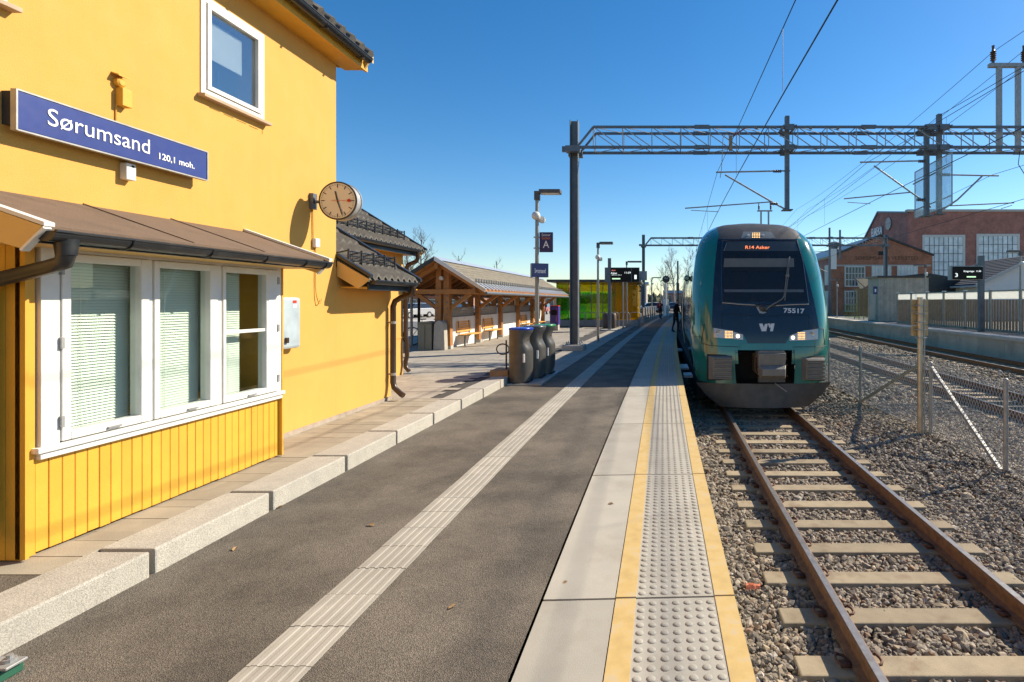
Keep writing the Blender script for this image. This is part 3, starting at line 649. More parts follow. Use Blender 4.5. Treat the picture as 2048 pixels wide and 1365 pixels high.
# ================================================================== TRACKS
ZR = -.74; TX = 2.175
M_railtop = mat('worn_rail_top', (.34,.31,.28), .42, .7, var=.15, vs=15, stain=(.25,.14,.08), st=.5, sts=7)
M_rust = mat('rusty_rail', (.23,.12,.058), .75, .2, var=.25, vs=14, bump=.2, bs=90, stain=(.08,.04,.03), st=.6, sts=5)
M_sleeper = mat('concrete_sleeper', (.32,.255,.165), .9, var=.12, vs=6, bump=.35, bs=110, fine=.14, fs=260, stain=(.17,.105,.06), st=.75, sts=3.2, rand=.14)
M_clip = mat('rusty_clip', (.13,.06,.035), .7, .3, var=.2, vs=30)
RP = [(-.068,0),(.068,0),(.068,.012),(.012,.028),(.009,.118),(.034,.135),(.036,.165),(.028,.172),(-.028,.172),(-.036,.165),(-.034,.135),(-.009,.118),(-.012,.028),(-.068,.012)]
clipm = MB(); clipm.tube([(-.045,.0,.0),(-.01,.055,.02),(.04,.06,.035),(.06,.02,.03),(.06,-.02,.03),(.04,-.06,.035),(-.01,-.055,.02),(-.045,.0,.005)], .011, 6); clipm.box(-.05,.03,-.03,.03,-.012,.01)
me_clip = clipm.mesh('rail_clip', M_clip); me_clip.polygons.foreach_set('use_smooth', [True]*len(me_clip.polygons))
slm = MB(); slm.hexa([(-1.2,-.14,-.20),(1.2,-.14,-.20),(1.2,.14,-.20),(-1.2,.14,-.20),(-1.19,-.11,0),(1.19,-.11,0),(1.19,.11,0),(-1.19,.11,0)]); me_sl = slm.mesh('sleeper', M_sleeper)
def track(x0, zr, d0, d1, label, sl0, sl1, clips):
    t = thing('railway_track', label, 'railway track', (x0, d0, zr-.18), 'railway tracks')
    ds = list(np.arange(d0, 40, 1.5)) + list(np.arange(40, d1, 4.0))
    for s in (-1, 1):
        b = MB(); base = len(b.v); k = len(RP)
        for d in ds:
            for (u, h) in RP: b.v.append((x0 + cv(d) + s*.7525 + u, d, zr-.172+h))
        for i in range(len(ds)-1):
            for j in range(k):
                l = (j+1) % k; b.f.append([i*k+j, i*k+l, (i+1)*k+l, (i+1)*k+j]); b.m.append(1 if j == 7 else 0)
        part('rail', b, [M_rust, M_railtop], t)
    d = sl0; i = 0
    while d < sl1:
        rz = -math.atan(.00127*d); o = piece('sleeper', me_sl, t, (x0+cv(d)+rnd.uniform(-.012,.012), d, zr-.18), rz + rnd.uniform(-.006,.006)); bev(o, .012, 2)
        if d < clips:
            for sgn in (-1, 1):
                for e in (-1, 1):
                    c = link('rail_clip', me_clip, o, (sgn*.7525 + e*.10, 0, .012)); c.rotation_euler.z = 0 if e > 0 else math.pi
        d += .61; i += 1
    return t
track(TX, ZR, -3, 140, 'nearest railway track with concrete sleepers, the green train standing on it', 1.38, 30, 9.5)
track(8.40, -.70, 2, 140, 'middle railway track behind the wire mesh fence', 8.2, 45, 0)
track(13.30, -.72, 6, 140, 'farthest railway track along the opposite platform wall', 16, 50, 0)

# ballast: a bed sheet plus tens of thousands of stones
M_bed = mat('ballast_bed', (.085,.07,.055), .95, var=.3, vs=14, bump=1, bs=26, fine=.4, fs=55)
mb = strip(MB(), lambda d: .30+cv(d), lambda d: 16.6+cv(d)*.3, lambda d: -1.0, [-6, 0, 6, 10, 15, 20, 30, 40, 50, 70, 90, 120, 145])
struct('ballast_bed', mb, M_bed)
def stones(name, n, reg, size, seed, label):
    rs = np.random.RandomState(seed)
    t = (1+5**.5)/2
    ico = np.array([(-1,t,0),(1,t,0),(-1,-t,0),(1,-t,0),(0,-1,t),(0,1,t),(0,-1,-t),(0,1,-t),(t,0,-1),(t,0,1),(-t,0,-1),(-t,0,1)], float); ico /= np.linalg.norm(ico[0])
    icf = np.array([(0,11,5),(0,5,1),(0,1,7),(0,7,10),(0,10,11),(1,5,9),(5,11,4),(11,10,2),(10,7,6),(7,1,8),(3,9,4),(3,4,2),(3,2,6),(3,6,8),(3,8,9),(4,9,5),(2,4,11),(6,2,10),(8,6,7),(9,8,1)])
    x, y = reg(rs, n); n = len(x)
    cx = .000635*y*y*(y > 0)
    far = np.clip((x - 3.75 - cx)/.7, 0, 1); sh = np.where(x < 1.0 + cx, 0.0, far)*.035
    mound = .025*np.sin(x*1.7+y*.6)*far + .02*np.sin(y*1.3)*far
    z = -.980 + sh + mound + rs.uniform(-.022, .026, n)
    sc = size*np.exp(rs.normal(0, .30, n)); ax = np.stack([rs.uniform(.75,1.3,n), rs.uniform(.6,1.05,n), rs.uniform(.45,.8,n)], 1)*sc[:,None]*.5
    jit = 1 + rs.uniform(-.28,.28,(n,12)); v = ico[None]*jit[:,:,None]*ax[:,None,:]
    a = rs.uniform(0, 2*math.pi, n); b = rs.uniform(-.6,.6,n); c = rs.uniform(-.6,.6,n)
    def rot(v, i, j, an):
        co, si = np.cos(an)[:,None], np.sin(an)[:,None]; p, q = v[:,:,i].copy(), v[:,:,j].copy(); v[:,:,i] = co*p - si*q; v[:,:,j] = si*p + co*q
    rot(v,1,2,b); rot(v,0,2,c); rot(v,0,1,a)
    v += np.stack([x,y,z],1)[:,None,:]
    f = icf[None] + (np.arange(n)*12)[:,None,None]
    me = bpy.data.meshes.new(name); me.vertices.add(n*12); me.vertices.foreach_set('co', v.astype(np.float32).ravel())
    me.loops.add(n*60); me.loops.foreach_set('vertex_index', f.astype(np.int32).ravel()); me.polygons.add(n*20)
    me.polygons.foreach_set('loop_start', np.arange(n*20, dtype=np.int32)*3); me.update(calc_edges=True); me.polygons.foreach_set('use_smooth', [False]*(n*20))
    base = np.array([(.30,.25,.185),(.24,.20,.15),(.37,.305,.225),(.17,.142,.112),(.33,.26,.175),(.26,.17,.105),(.42,.37,.30)])
    rust = np.exp(-np.minimum(abs(x-(TX-.75)-cx), abs(x-(TX+.75)-cx))/.25)
    col = base[rs.choice(7, n, p=[.26,.22,.16,.12,.12,.07,.05])]*rs.uniform(.6,1.35,(n,1))
    col = col*(1-.45*rust[:,None]) + np.array([.12,.07,.045])*(.45*rust[:,None])
    ca = me.color_attributes.new('stone', 'FLOAT_COLOR', 'POINT'); ca.data.foreach_set('color', np.repeat(np.concatenate([col, np.ones((n,1))],1), 12, 0).astype(np.float32).ravel())
    me.materials.append(M_stone); o = link(name, me); ORG[o] = Vector((0,0,0)); o['kind'] = 'stuff'; o['label'] = label; o['category'] = 'gravel'; return o
M_stone = mat('ballast_stone', (.2,.18,.16), .92, bump=.25, bs=200)
nn = M_stone.node_tree; at = nn.nodes.new('ShaderNodeAttribute'); at.attribute_name = 'stone'
nn.links.new(at.outputs['Color'], nn.nodes['Principled BSDF'].inputs['Base Color'])
def region(d0, d1, xa, k, off, xmax):
    def f(rs, n):
        y = np.sqrt(rs.uniform(d0*d0, d1*d1, n)); x = xa + rs.uniform(0, 1, n)*(np.minimum(k*y + off, xmax) - xa); return x + .000635*y*y, y
    return f
stones('ballast_stones', 42000, region(1.9, 7.2, .36, .70, .5, 6), .049, 1, 'loose grey crushed stone between the rails and around the sleepers')
stones('ballast_stones', 40000, region(7.2, 14, .36, .70, .6, 11), .064, 2, 'loose grey crushed stone beside the fence and under the train')
stones('ballast_stones', 34000, region(14, 34, .36, .66, .2, 12.5), .10, 3, 'loose grey crushed stone of the farther tracks')
# crumpled orange litter between platform and rail
lp = G(1505, 1177, -.93); mb = MB(); rs_ = random.Random(3)
mb.grid(lambda u, v: (lp.x-.06+.13*u+rs_.uniform(-.006,.006), lp.y-.03+.07*v+rs_.uniform(-.006,.006), -.925+.035*math.sin(v*math.pi)+rs_.uniform(-.008,.008)), 7, 4)
single('plastic_litter', mb, mat('orange_plastic', (.75,.22,.10), .4, var=.25, vs=30), 'crumpled orange plastic wrapper lying on the ballast by the platform edge', 'litter', (lp.x, lp.y, -.93))

# ================================================================== TRAIN
Y0 = 11.62; TO = .055
_ph = [.1,.6,1.2,1.7,2.05,2.42,3.0,3.5,3.86,4.1,4.27,4.36,4.42,4.45]; _pv = [.0,.04,.05,.11,.18,.27,.45,.66,.86,1.12,1.40,1.65,1.95,2.7]
_wh = [.1,.45,.7,1.0,1.3,1.7,2.4,3.0,3.5,3.8,4.0,4.15,4.27,4.36,4.42,4.45]; _wv = [1.30,1.38,1.47,1.51,1.555,1.58,1.565,1.52,1.45,1.37,1.27,1.15,.98,.75,.42,.0]
def Tprof(h):                                    # monotone smooth interpolation through Catmull-like sampling
    return float(np.mean([np.interp(h+e, _ph, _pv) for e in (-.09,-.045,0,.045,.09)]))
def Tw(h): return float(np.interp(h, _wh, _wv))
def Tplan(a): a = min(1, abs(a)); return .13*a*a + .42*a**9
def Tfront(u, h): return Y0 + Tprof(h) + Tplan(u/max(Tw(h), .02))
def TP(u, h, y): return Vector((TX + TO + cv(y) + u, y, ZR + h))
def nose(px, py, lift=.006):                     # photo pixel -> point on the nose surface
    d = 12.0
    for _ in range(60):
        X = (px-CX)*d/F; z = H - (py-CY)*d/F; u = X - TX - TO - cv(d); h = z - ZR
        d = .5*d + .5*(Tfront(u, h) - lift)
    return AY(px, py, d)
M_green = mat('teal_train_paint', (.009,.165,.137), .12, .0, var=.04, vs=2, coat=1.0, stain=(.06,.10,.07), st=.5, sts=2.6)
M_mask = mat('black_train_mask', (.012,.014,.02), .18, var=.1, coat=.5, stain=(.05,.045,.04), st=.4, sts=3)
M_roof = mat('dusty_dark_roof', (.06,.055,.052), .5, var=.2, vs=4, stain=(.13,.115,.10), st=.5, sts=4)
M_plow = mat('grey_plough_steel', (.085,.08,.075), .5, .3, var=.2, vs=5, stain=(.16,.13,.09), st=.5, sts=3)
M_buf = mat('buffer_grey', (.20,.19,.17), .5, .2, var=.12, vs=8)
M_under = mat('underframe_dark', (.015,.014,.013), .8)
train = thing('commuter_train', 'teal green electric train with black windscreen mask standing at the platform', 'train', (TX+TO+.09, Y0, ZR))
# body shell: rows by height, columns across the nose, then the sides running back
hs = [.62,.75,.9,1.05,1.2,1.35,1.5,1.7,1.9,2.1,2.3,2.5,2.7,2.9,3.1,3.3,3.5,3.65,3.8,3.9,4.0,4.08,4.15,4.21,4.27,4.32,4.36,4.39,4.42,4.435,4.448]
NA = 56; aa = [math.sin(math.pi/2*(-1+2*i/NA)) for i in range(NA+1)]
ys = [13.2,14,16,19,23,28,34,40,48,56,66,78]
b = MB(); rows = []
for h in hs:
    w = Tw(h); r = []
    for y in reversed(ys): r.append(TP(-w, h, max(y, Tfront(-w,h)+.001)))
    for a in aa: r.append(TP(a*w, h, Tfront(a*w, h)))
    for y in ys: r.append(TP(w, h, max(y, Tfront(w,h)+.001)))
    rows.append(r)
nc = len(rows[0]); b.v = [tuple(p) for r in rows for p in r]
iL, iR = len(ys), len(ys)+NA
def in_pocket(u, h): return abs(u-.0) < .62 and .66 < h < 1.28
for j in range(len(hs)-1):
    for i in range(nc-1):
        hm = (hs[j]+hs[j+1])/2
        if iL <= i < iR:
            um = .5*(aa[i-iL]+aa[i-iL+1])*Tw(hm)
            if in_pocket(um, hm): continue
        b.f.append([j*nc+i, j*nc+i+1, (j+1)*nc+i+1, (j+1)*nc+i]); b.m.append(1 if (hm > 3.95 and (i < iL-2 or i > iR+1)) or (hm > 3.92 and iL <= i < iR and -.93 < um < 1.0) else 0)
b.f.append([(len(hs)-1)*nc+i for i in range(nc)]); b.m.append(1)
body = part('body', b, [M_green, M_roof], train, smooth=45)
# pocket behind the coupler
mb = MB(); yb = Y0+.75
mb.face([TP(-.66,.62,yb),TP(.66,.62,yb),TP(.66,1.36,yb),TP(-.66,1.36,yb)]); mb.face([TP(-.64,.62,Y0+.06),TP(-.66,.62,yb),TP(-.66,1.36,yb),TP(-.64,1.36,Y0+.06)]); mb.face([TP(.64,.62,Y0+.06),TP(.66,.62,yb),TP(.66,1.36,yb),TP(.64,1.36,Y0+.06)]); mb.face([TP(-.64,1.30,Y0+.05),TP(.64,1.30,Y0+.05),TP(.66,1.36,yb),TP(-.66,1.36,yb)])
part('coupler_pocket', mb, M_under, train)
def npatch(rows, m, name, lift=.006, n=24, sub=6, kind=None, parent=None, thick=0):
    """patch on the nose between a left and a right outline: rows of (y, xl, xr) in photo pixels"""
    rr = []
    for (a, c) in zip(rows[:-1], rows[1:]):
        for k in range(sub): f = k/sub; rr.append(tuple(a[i]*(1-f)+c[i]*f for i in range(3)))
    rr.append(rows[-1]); q = MB()
    pts = [[nose(x0+(x1-x0)*i/n, y, lift) for i in range(n+1)] for (y, x0, x1) in rr]
    q.v = [tuple(p) for r in pts for p in r]
    for j in range(len(rr)-1):
        for i in range(n): q.f.append([j*(n+1)+i, j*(n+1)+i+1, (j+1)*(n+1)+i+1, (j+1)*(n+1)+i]); q.m.append(0)
    return part(name, q, m, parent or train, smooth=60, kind=kind)
Z7 = lambda x, y: (1330 + x*.3076, 420 + y*.3076)
def zr7(y, a, c): return (420+y*.3076, 1330+a*.3076, 1330+c*.3076)
# black mask: roof cap strip, sides, and the lower V
npatch([zr7(188,344,858), zr7(300,330,893), zr7(450,318,933), zr7(600,309,970), zr7(700,306,990), zr7(768,308,1000)], M_mask, 'front_mask', .004, 30, 6)
npatch([zr7(768,308,1000), zr7(800,420,905), zr7(822,516,808), zr7(846,528,796), zr7(868,538,784)], M_mask, 'front_mask', .004, 24, 3)
npatch([zr7(128,420,780), zr7(150,362,838), zr7(190,343,859)], M_roof, 'roof_cap', .005, 24, 4)
# seams of the lower hatch
M_seam = mat('panel_seam', (.004,.005,.006), .6)
def seam(pts, r=.006, lift=.005, name='panel_seam', m=None):
    p3 = []
    for a, c in zip(pts[:-1], pts[1:]):
        for k in range(6): f = k/6; p3.append(nose(*Z7(a[0]*(1-f)+c[0]*f, a[1]*(1-f)+c[1]*f), lift))
    p3.append(nose(*Z7(*pts[-1]), lift)); return part(name, MB().tube(p3, r, 5), m or M_seam, train)
seam([(372,770),(366,676),(650,692),(936,684),(936,772)]); seam([(255,742),(235,866),(300,884),(480,892)]); seam([(835,893),(1015,890),(1050,884)]); seam([(180,822),(240,828)], .004); seam([(1000,765),(1030,775),(1040,880)], .005)
# windscreen with frame, display strip, wiper
M_screen = glass('windscreen_glass', (.22,.25,.26), .035, 0, .55, (.030,.036,.042))
part('cab_lining', MB().box(*[v for v in (TX+TO-1.0, TX+TO+1.2, 13.3, 13.35, ZR+2.2, ZR+3.9)]), mat('cab_lining', (.10,.11,.12), .8), train)
npatch([zr7(268,377,872), zr7(350,374,892), zr7(450,372,908), zr7(540,371,922), zr7(597,374,930)], M_screen, 'windscreen', .012, 26, 5)
npatch([zr7(316,385,838), zr7(372,381,840)], mat('sun_blind', (.14,.14,.12), .6), 'sun_blind', .016, 20, 2)
npatch([zr7(372,430,800), zr7(400,428,800)], M_seam, 'blind_edge', .0155, 14, 2)
npatch([zr7(518,385,900), zr7(536,385,904)], mat('dashboard', (.09,.11,.12), .5), 'dashboard_edge', .0155, 14, 2)
seam([(372,200),(366,400),(370,598),(500,611),(700,616),(934,608)], .010, .012, 'windscreen_seal', M_mask); seam([(858,200),(895,330),(934,608)], .010, .012, 'windscreen_seal', M_mask); seam([(372,200),(620,194),(858,200)], .008, .012, 'windscreen_seal', M_mask)
npatch([zr7(206,402,846), zr7(268,379,868)], mat('display_glass', (.06,.065,.06), .15, coat=.3), 'display_window', .012, 20, 3)
seam([(402,216),(384,266)], .010, .016, 'display_edge', M_buf)
M_or = emit('orange_led', (1,.26,.10), .75)
pc = nose(*Z7(600,245), .022); e1 = nose(*Z7(540,245), .022); e2 = nose(*Z7(600,225), .022)
text('destination_text', 'R14 Asker', M_or, train, frame(pc, nose(*Z7(660,245),.022)-e1, e2-nose(*Z7(600,262),.022)), .125, abs(nose(*Z7(680,245)).x-nose(*Z7(522,245)).x), bold=.001)
# top lamp cluster
npatch([zr7(142,508,690), zr7(186,492,722)], mat('lamp_glass', (.20,.20,.18), .1, coat=.5), 'top_light', .010, 14, 3)
M_amber = emit('amber_led', (1,.58,.18), 1.7); M_warm = emit('warm_lamp', (1,.85,.58), 2.2)
def leds(x0, x1, y0, y1, nx, ny, r=.011, name='led_cluster', lift=.014):
    q = MB()
    for i in range(nx):
        for j in range(ny):
            p = nose(*Z7(x0+(x1-x0)*(i+.5)/nx, y0+(y1-y0)*(j+.5)/ny), lift); q.lathe(p, [(r,0),(r,.004)], 8, 'y')
    return part(name, q, M_amber, train, kind='stuff')
leds(565, 620, 148, 184, 5, 4)
for xx in (542, 638): 
    p = nose(*Z7(xx,166), .014); part('marker_lamp', MB().lathe(p, [(.035,.006),(.03,-.004),(.012,-.004)], 16, 'y'), mat('lamp_chrome', (.5,.5,.48), .2, .7), train)
# headlights: housing, reflector lamp, led field, dipped lamp
for sgn, q in ((-1, [(316,768),(420,785),(508,812),(508,846),(420,838),(316,830)]), (1, [(996,775),(900,786),(812,818),(808,852),(900,850),(996,842)])):
    xs_ = [p[0] for p in q]; rws = [zr7(q[0][1], q[0][0], q[0][0]+.1)] 
    hl = MB(); n = 12; top = [q[0],q[1],q[2]]; bot = [q[5],q[4],q[3]]
    def lin(l, f):
        f *= 2; k = min(1, int(f)); f -= k; return (l[k][0]*(1-f)+l[k+1][0]*f, l[k][1]*(1-f)+l[k+1][1]*f)
    for j in range(3):
        for i in range(n+1):
            t_, b_ = lin(top, i/n), lin(bot, i/n); f = j/2; hl.v.append(tuple(nose(*Z7(t_[0]*(1-f)+b_[0]*f, t_[1]*(1-f)+b_[1]*f), .010)))
    for j in range(2):
        for i in range(n): hl.f.append([j*(n+1)+i,j*(n+1)+i+1,(j+1)*(n+1)+i+1,(j+1)*(n+1)+i]); hl.m.append(0)
    hp = part('headlight', hl, mat('headlight_glass', (.50,.50,.48), .15, .1, coat=.6), train)
    cx_, lx, dx_ = (352, (388,442), 474) if sgn < 0 else (952, (862,912), 832)
    cy_ = 802 if sgn < 0 else 812
    part('reflector', MB().lathe(nose(*Z7(cx_,cy_),.014), [(.065,.008),(.062,-.002),(.045,.004),(.02,.006)], 20, 'y'), MATS['lamp_chrome'], hp, smooth=60)
    leds(lx[0], lx[1], 786 if sgn < 0 else 794, 836 if sgn < 0 else 846, 6, 5, .0085)
    part('dipped_lamp', MB().lathe(nose(*Z7(dx_, 822 if sgn<0 else 832),.014), [(.040,0),(.034,-.006),(.015,-.008)], 18, 'y'), M_warm, hp, smooth=60)
# number and operator mark
ctr = nose(*Z7(838,658), .008); ex = nose(*Z7(900,660),.008)-nose(*Z7(775,656),.008); ey = nose(*Z7(838,640),.008)-nose(*Z7(838,675),.008)
text('fleet_number', '75517', mat('pale_number', (.62,.66,.68), .5, var=.02), train, frame(ctr, ex, ey), .145, nose(*Z7(908,658)).x-nose(*Z7(771,658)).x, bold=.004)
lg = MB()
for poly in ([(611,740),(634,740),(652,790),(628,790)], [(652,790),(636,790),(650,742),(668,742),(658,790)], [(668,740),(684,740),(690,762),(680,770)], [(690,740),(712,740),(702,790),(682,790),(688,764)]):
    lg.face([nose(*Z7(*p), .009) for p in poly])
part('operator_mark', lg, MATS['pale_number'], train)
# wiper
wp = [nose(*Z7(x,y), .03) for x, y in ((655,650),(690,622),(760,582),(775,560),(790,430),(806,310))]
part('wiper', MB().tube(wp[:4], .016, 6).tube(wp[3:], .012, 6).tube([nose(*Z7(778,590),.022), nose(*Z7(800,440),.022), nose(*Z7(810,305),.022)], .012, 5).box(wp[4].x-.02,wp[4].x+.06,wp[4].y-.02,wp[4].y+.01,wp[4].z-.02,wp[4].z+.03), M_buf, train, smooth=60)
part('wiper_base', MB().lathe(nose(*Z7(640,640),.006), [(.11,.02),(.10,-.02),(.05,-.05)], 14, 'y').box(*(lambda p:(p.x-.2,p.x+.25,p.y-.02,p.y+.02,p.z+.03,p.z+.07))(nose(*Z7(640,640)))), M_black, train, smooth=40)
part('cowl_panel', MB().face([nose(*Z7(x,y),.018) for x,y in ((585,618),(625,640),(640,668),(615,672))]).face([nose(*Z7(x,y),.018) for x,y in ((610,672),(645,660),(660,668),(640,676))]), M_metal, train)
seam([(372,604),(480,614),(590,620)], .012, .018, 'cowl_trim', M_ytrim if False else mat('sunlit_cowl_trim', (.40,.36,.30), .5)); seam([(720,624),(800,618),(934,614)], .012, .018, 'cowl_trim', MATS['sunlit_cowl_trim'])  # trim below the windscreen, sunlight painted into its pale beige colour
# crash buffers with ribs
for (x0,x1,y0,y1) in ((278,438,948,1098),(884,1024,955,1108)):
    a = nose(*Z7(x0,y1)); c = nose(*Z7(x1,y0)); yb_ = min(a.y, c.y); yc = nose(*Z7((x0+x1)/2,(y0+y1)/2)).y
    fr_ = MB().box(a.x-.02, c.x+.02, yc-.012, yc+.35, a.z-.02, c.z+.02); bo = part('buffer', fr_, M_under, train, bevel=.02)
    w_ = c.x-a.x; hh = c.z-a.z; part('buffer_block', MB().hexa([(a.x+.01,yc-.005,a.z+.01),(c.x-.01,yc-.005,a.z+.01),(c.x-.01,yc+.02,a.z+.01),(a.x+.01,yc+.02,a.z+.01),(a.x+.01,yc-.005,c.z-.01),(c.x-.01,yc-.005,c.z-.01),(c.x-.01,yc+.02,c.z-.01),(a.x+.01,yc+.02,c.z-.01)]), M_under, bo)
    part('buffer_block', MB().hexa([(a.x+.0,yc-.012,a.z+.0),(c.x-.0,yc-.012,a.z+.0),(c.x-.0,yc-.01,c.z),(a.x+.0,yc-.01,c.z),(a.x+.10,yc-.14,a.z+.02),(c.x-.02,yc-.14,a.z+.02),(c.x-.02,yc-.14,c.z-.03),(a.x+.10,yc-.14,c.z-.03)]), M_buf, bo, bevel=.01)
    for k in range(6):
        zz = a.z + .04 + (hh-.10)*k/5; part('buffer_rib', MB().hexa([(a.x+.11,yc-.14,zz-.024),(c.x-.03,yc-.14,zz-.024),(c.x-.03,yc-.135,zz+.024),(a.x+.11,yc-.135,zz+.024),(a.x+.12,yc-.175,zz-.008),(c.x-.04,yc-.175,zz-.008),(c.x-.04,yc-.175,zz+.010),(a.x+.12,yc-.175,zz+.010)]), M_buf, bo)
# coupler
def t3(x, y, d): return AY(*Z7(x, y), d)
a = t3(612,1095,11.35); c = t3(788,935,11.35)
cpl = part('coupler', MB().hexa([(a.x,11.42,a.z+.04),(c.x,11.42,a.z+.04),(c.x,12.2,a.z+.06),(a.x,12.2,a.z+.06),(a.x-.01,11.38,c.z),(c.x+.01,11.38,c.z),(c.x,12.2,c.z),(a.x,12.2,c.z)]), M_buf, train, bevel=.02)
part('coupler_face', MB().hexa([(a.x+.06,11.26,a.z+.06),(c.x-.04,11.26,a.z+.06),(c.x,11.40,a.z-.02),(a.x+.01,11.40,a.z-.02),(a.x+.06,11.26,a.z+.20),(c.x-.04,11.26,a.z+.20),(c.x+.005,11.39,a.z+.27),(a.x,11.39,a.z+.27)]), M_buf, cpl, bevel=.008)
part('coupler_skirt', MB().box(a.x, c.x, 11.43, 11.50, a.z-.10, a.z+.04), M_plow, cpl)
q = MB()
for k in range(6): q.tube([(a.x-.02-.02*(k%2),11.45+.02*k,a.z+.1+.055*k),(a.x-.05,11.55,a.z+.14+.055*k),(a.x+.02,11.7,a.z+.12+.05*k)], .016, 6)
q.tube([(c.x+.0,11.45,c.z-.12),(c.x+.04,11.45,c.z-.12)], .014, 6); q.tube([(c.x,11.45,c.z-.25),(c.x+.05,11.45,c.z-.26)], .012, 6); q.tube([(c.x,11.42,a.z+.05),(c.x+.06,11.42,a.z+.03)], .010, 6)
part('coupler_fittings', q, M_clip, cpl, kind='stuff'); part('uncoupling_rod', MB().tube([t3(715,1128,11.45), t3(790,1182,11.2)], .012, 6), M_metal, cpl)
q = MB().prism([(a.x-.02,11.45,c.z),(c.x+.02,11.45,c.z),(c.x-.02,11.45,c.z+.05),(a.x+.04,11.45,c.z+.05)], (0,.5,0)); part('coupler_cover', q, M_buf, cpl)
# green lip above the pocket and below
npatch([zr7(872,492,828), zr7(912,486,832)], MATS['teal_train_paint'], 'pocket_lip', .03, 16, 2)
# plough
pw = MB(); pr_ = [(0,.62,0.05),(.0,.60,.0),(.0,.12,-.10)]
def plow_pt(a, h):
    w = np.interp(h, [.10,.35,.62], [.98,1.28,1.50]); y = Y0 - .02 + .10*(h-.1) + .22*abs(a)**2; return TP(a*w, h, y)
pw.grid(lambda u, v: plow_pt(-1+2*u, .10+.52*v + .05*v*(1-abs(-1+2*u))*0), 28, 6)
pw.grid(lambda u, v: plow_pt(-1+2*u, .10+.52*v) + Vector((0,.03,0)), 28, 6)
part('snow_plough', pw, M_plow, train, smooth=40)
# underframe, wheels, side details
part('underframe', MB().box(TX-1.25, TX+1.45, 12.7, 60, ZR+.15, ZR+.62), M_under, train)
wm = MB()
for yy in (14.2, 16.9):
    for s in (-1, 1): part('wheel', MB().lathe(TP(s*.75-.06, .42, yy), [(.42,0),(.44,.03),(.44,.10),(.2,.12)], 24, 'x'), M_rust, train)
def side(u, y0, y1, h0, h1, off=.004, n=1):
    q = MB(); sg_ = 1 if u > 0 else -1; k = max(1, int((y1-y0)/1.5)); hh = [h0+(h1-h0)*i/4 for i in range(5)]
    for i in range(k):
        ya, yb2 = y0+(y1-y0)*i/k, y0+(y1-y0)*(i+1)/k
        for p, r in zip(hh[:-1], hh[1:]): q.face([TP(sg_*(Tw(p)+off),p,ya),TP(sg_*(Tw(p)+off),p,yb2),TP(sg_*(Tw(r)+off),r,yb2),TP(sg_*(Tw(r)+off),r,ya)])
    return q
M_sidewin = mat('side_window_dark', (.012,.014,.017), .06, coat=.5)
part('side_window', side(-1, 14.2, 15.1, 2.3, 3.2), M_sidewin, train)
for i in range(8):
    y = 17.0 + i*3.3
    for u in (-1, 1): part('side_window', side(u, y, y+2.4, 2.0, 3.0), M_sidewin, train)
for y in (19.6, 33): 
    dr = part('door', side(-1, y, y+1.3, .85, 3.1, .03), mat('door_grey', (.45,.44,.42), .4), train)
part('door_step', MB().box(TX+TO+cv(13.6)-1.72, TX+TO+cv(13.6)-1.5, 13.4, 14.0, ZR+.50, ZR+.56), mat('step_grey', (.5,.5,.5), .5), train)
for y, z in ((14.6,.55),(21,.45)): part('side_step', MB().box(TX+TO+cv(y)-1.78, TX+TO+cv(y)-1.55, y, y+.9, ZR+z, ZR+z+.05), MATS['step_grey'], train)
mp = AY(1374, 557, 15.0); part('mirror_camera', MB().lathe(mp, [(.05,-.1),(.085,-.06),(.085,.12),(.05,.16)], 12, 'y').box(mp.x, mp.x+.25, mp.y-.03, mp.y+.03, mp.z-.02, mp.z+.02).box(mp.x+.02, mp.x+.05, mp.y-.02, mp.y+.02, mp.z+.05, mp.z+.2), M_green, train, smooth=40)
pn = MB()
for i in range(6): pn.box(TX+.2+cv(22+8*i), TX+1.8+cv(22+8*i), 20+8*i, 25+8*i, ZR+4.3, ZR+4.62)
part('roof_equipment', pn, M_roof, train, kind='stuff')

# ================================================================== MESH FENCE AND SIGN POST BETWEEN THE TRACKS
FX = 5.27; FZ0, FZ1 = -.95, .49
fence = thing('mesh_fence', 'low galvanised wire mesh fence with posts and braces between the tracks', 'fence', (FX, 8.1, FZ0))
posts = [8.13, 10.38, 10.78, 14.0, 16.6, 19.3, 22.0, 25.0]
for d in posts + [5.6]: part('post', MB().tube([(FX,d,FZ0-.1),(FX,d,FZ1)], .034, 12).lathe((FX,d,FZ1), [(.036,0),(.03,.012),(.012,.02)], 10), M_metal, fence, smooth=50)
part('brace', MB().bar((FX,10.40,FZ1-.06),(FX-.02,8.22,FZ0+.03),.055,.055), M_metal, fence, bevel=.006); part('brace', MB().bar((FX,10.76,FZ1-.06),(FX-.02,13.9,FZ0+.03),.055,.055), M_metal, fence, bevel=.006)
mw = MB(); r = .0055; sp = .080; d0, d1 = 5.6, 25.0; hh = FZ1-.04-(FZ0+.03)
def wire(p, q):
    p, q = Vector(p), Vector(q); t = (q-p).normalized(); a = Vector((1,0,0))*r; bb = t.cross(a).normalized()*r
    n = len(mw.v); mw.v += [tuple(v) for v in (p-a*.6-bb*.6, p+a*.6-bb*.6, p+bb, q-a*.6-bb*.6, q+a*.6-bb*.6, q+bb)]
    for f_ in ((0,1,4,3),(1,2,5,4),(2,0,3,5)): mw.f.append([n+i for i in f_]); mw.m.append(0)
d = d0 - hh*.62
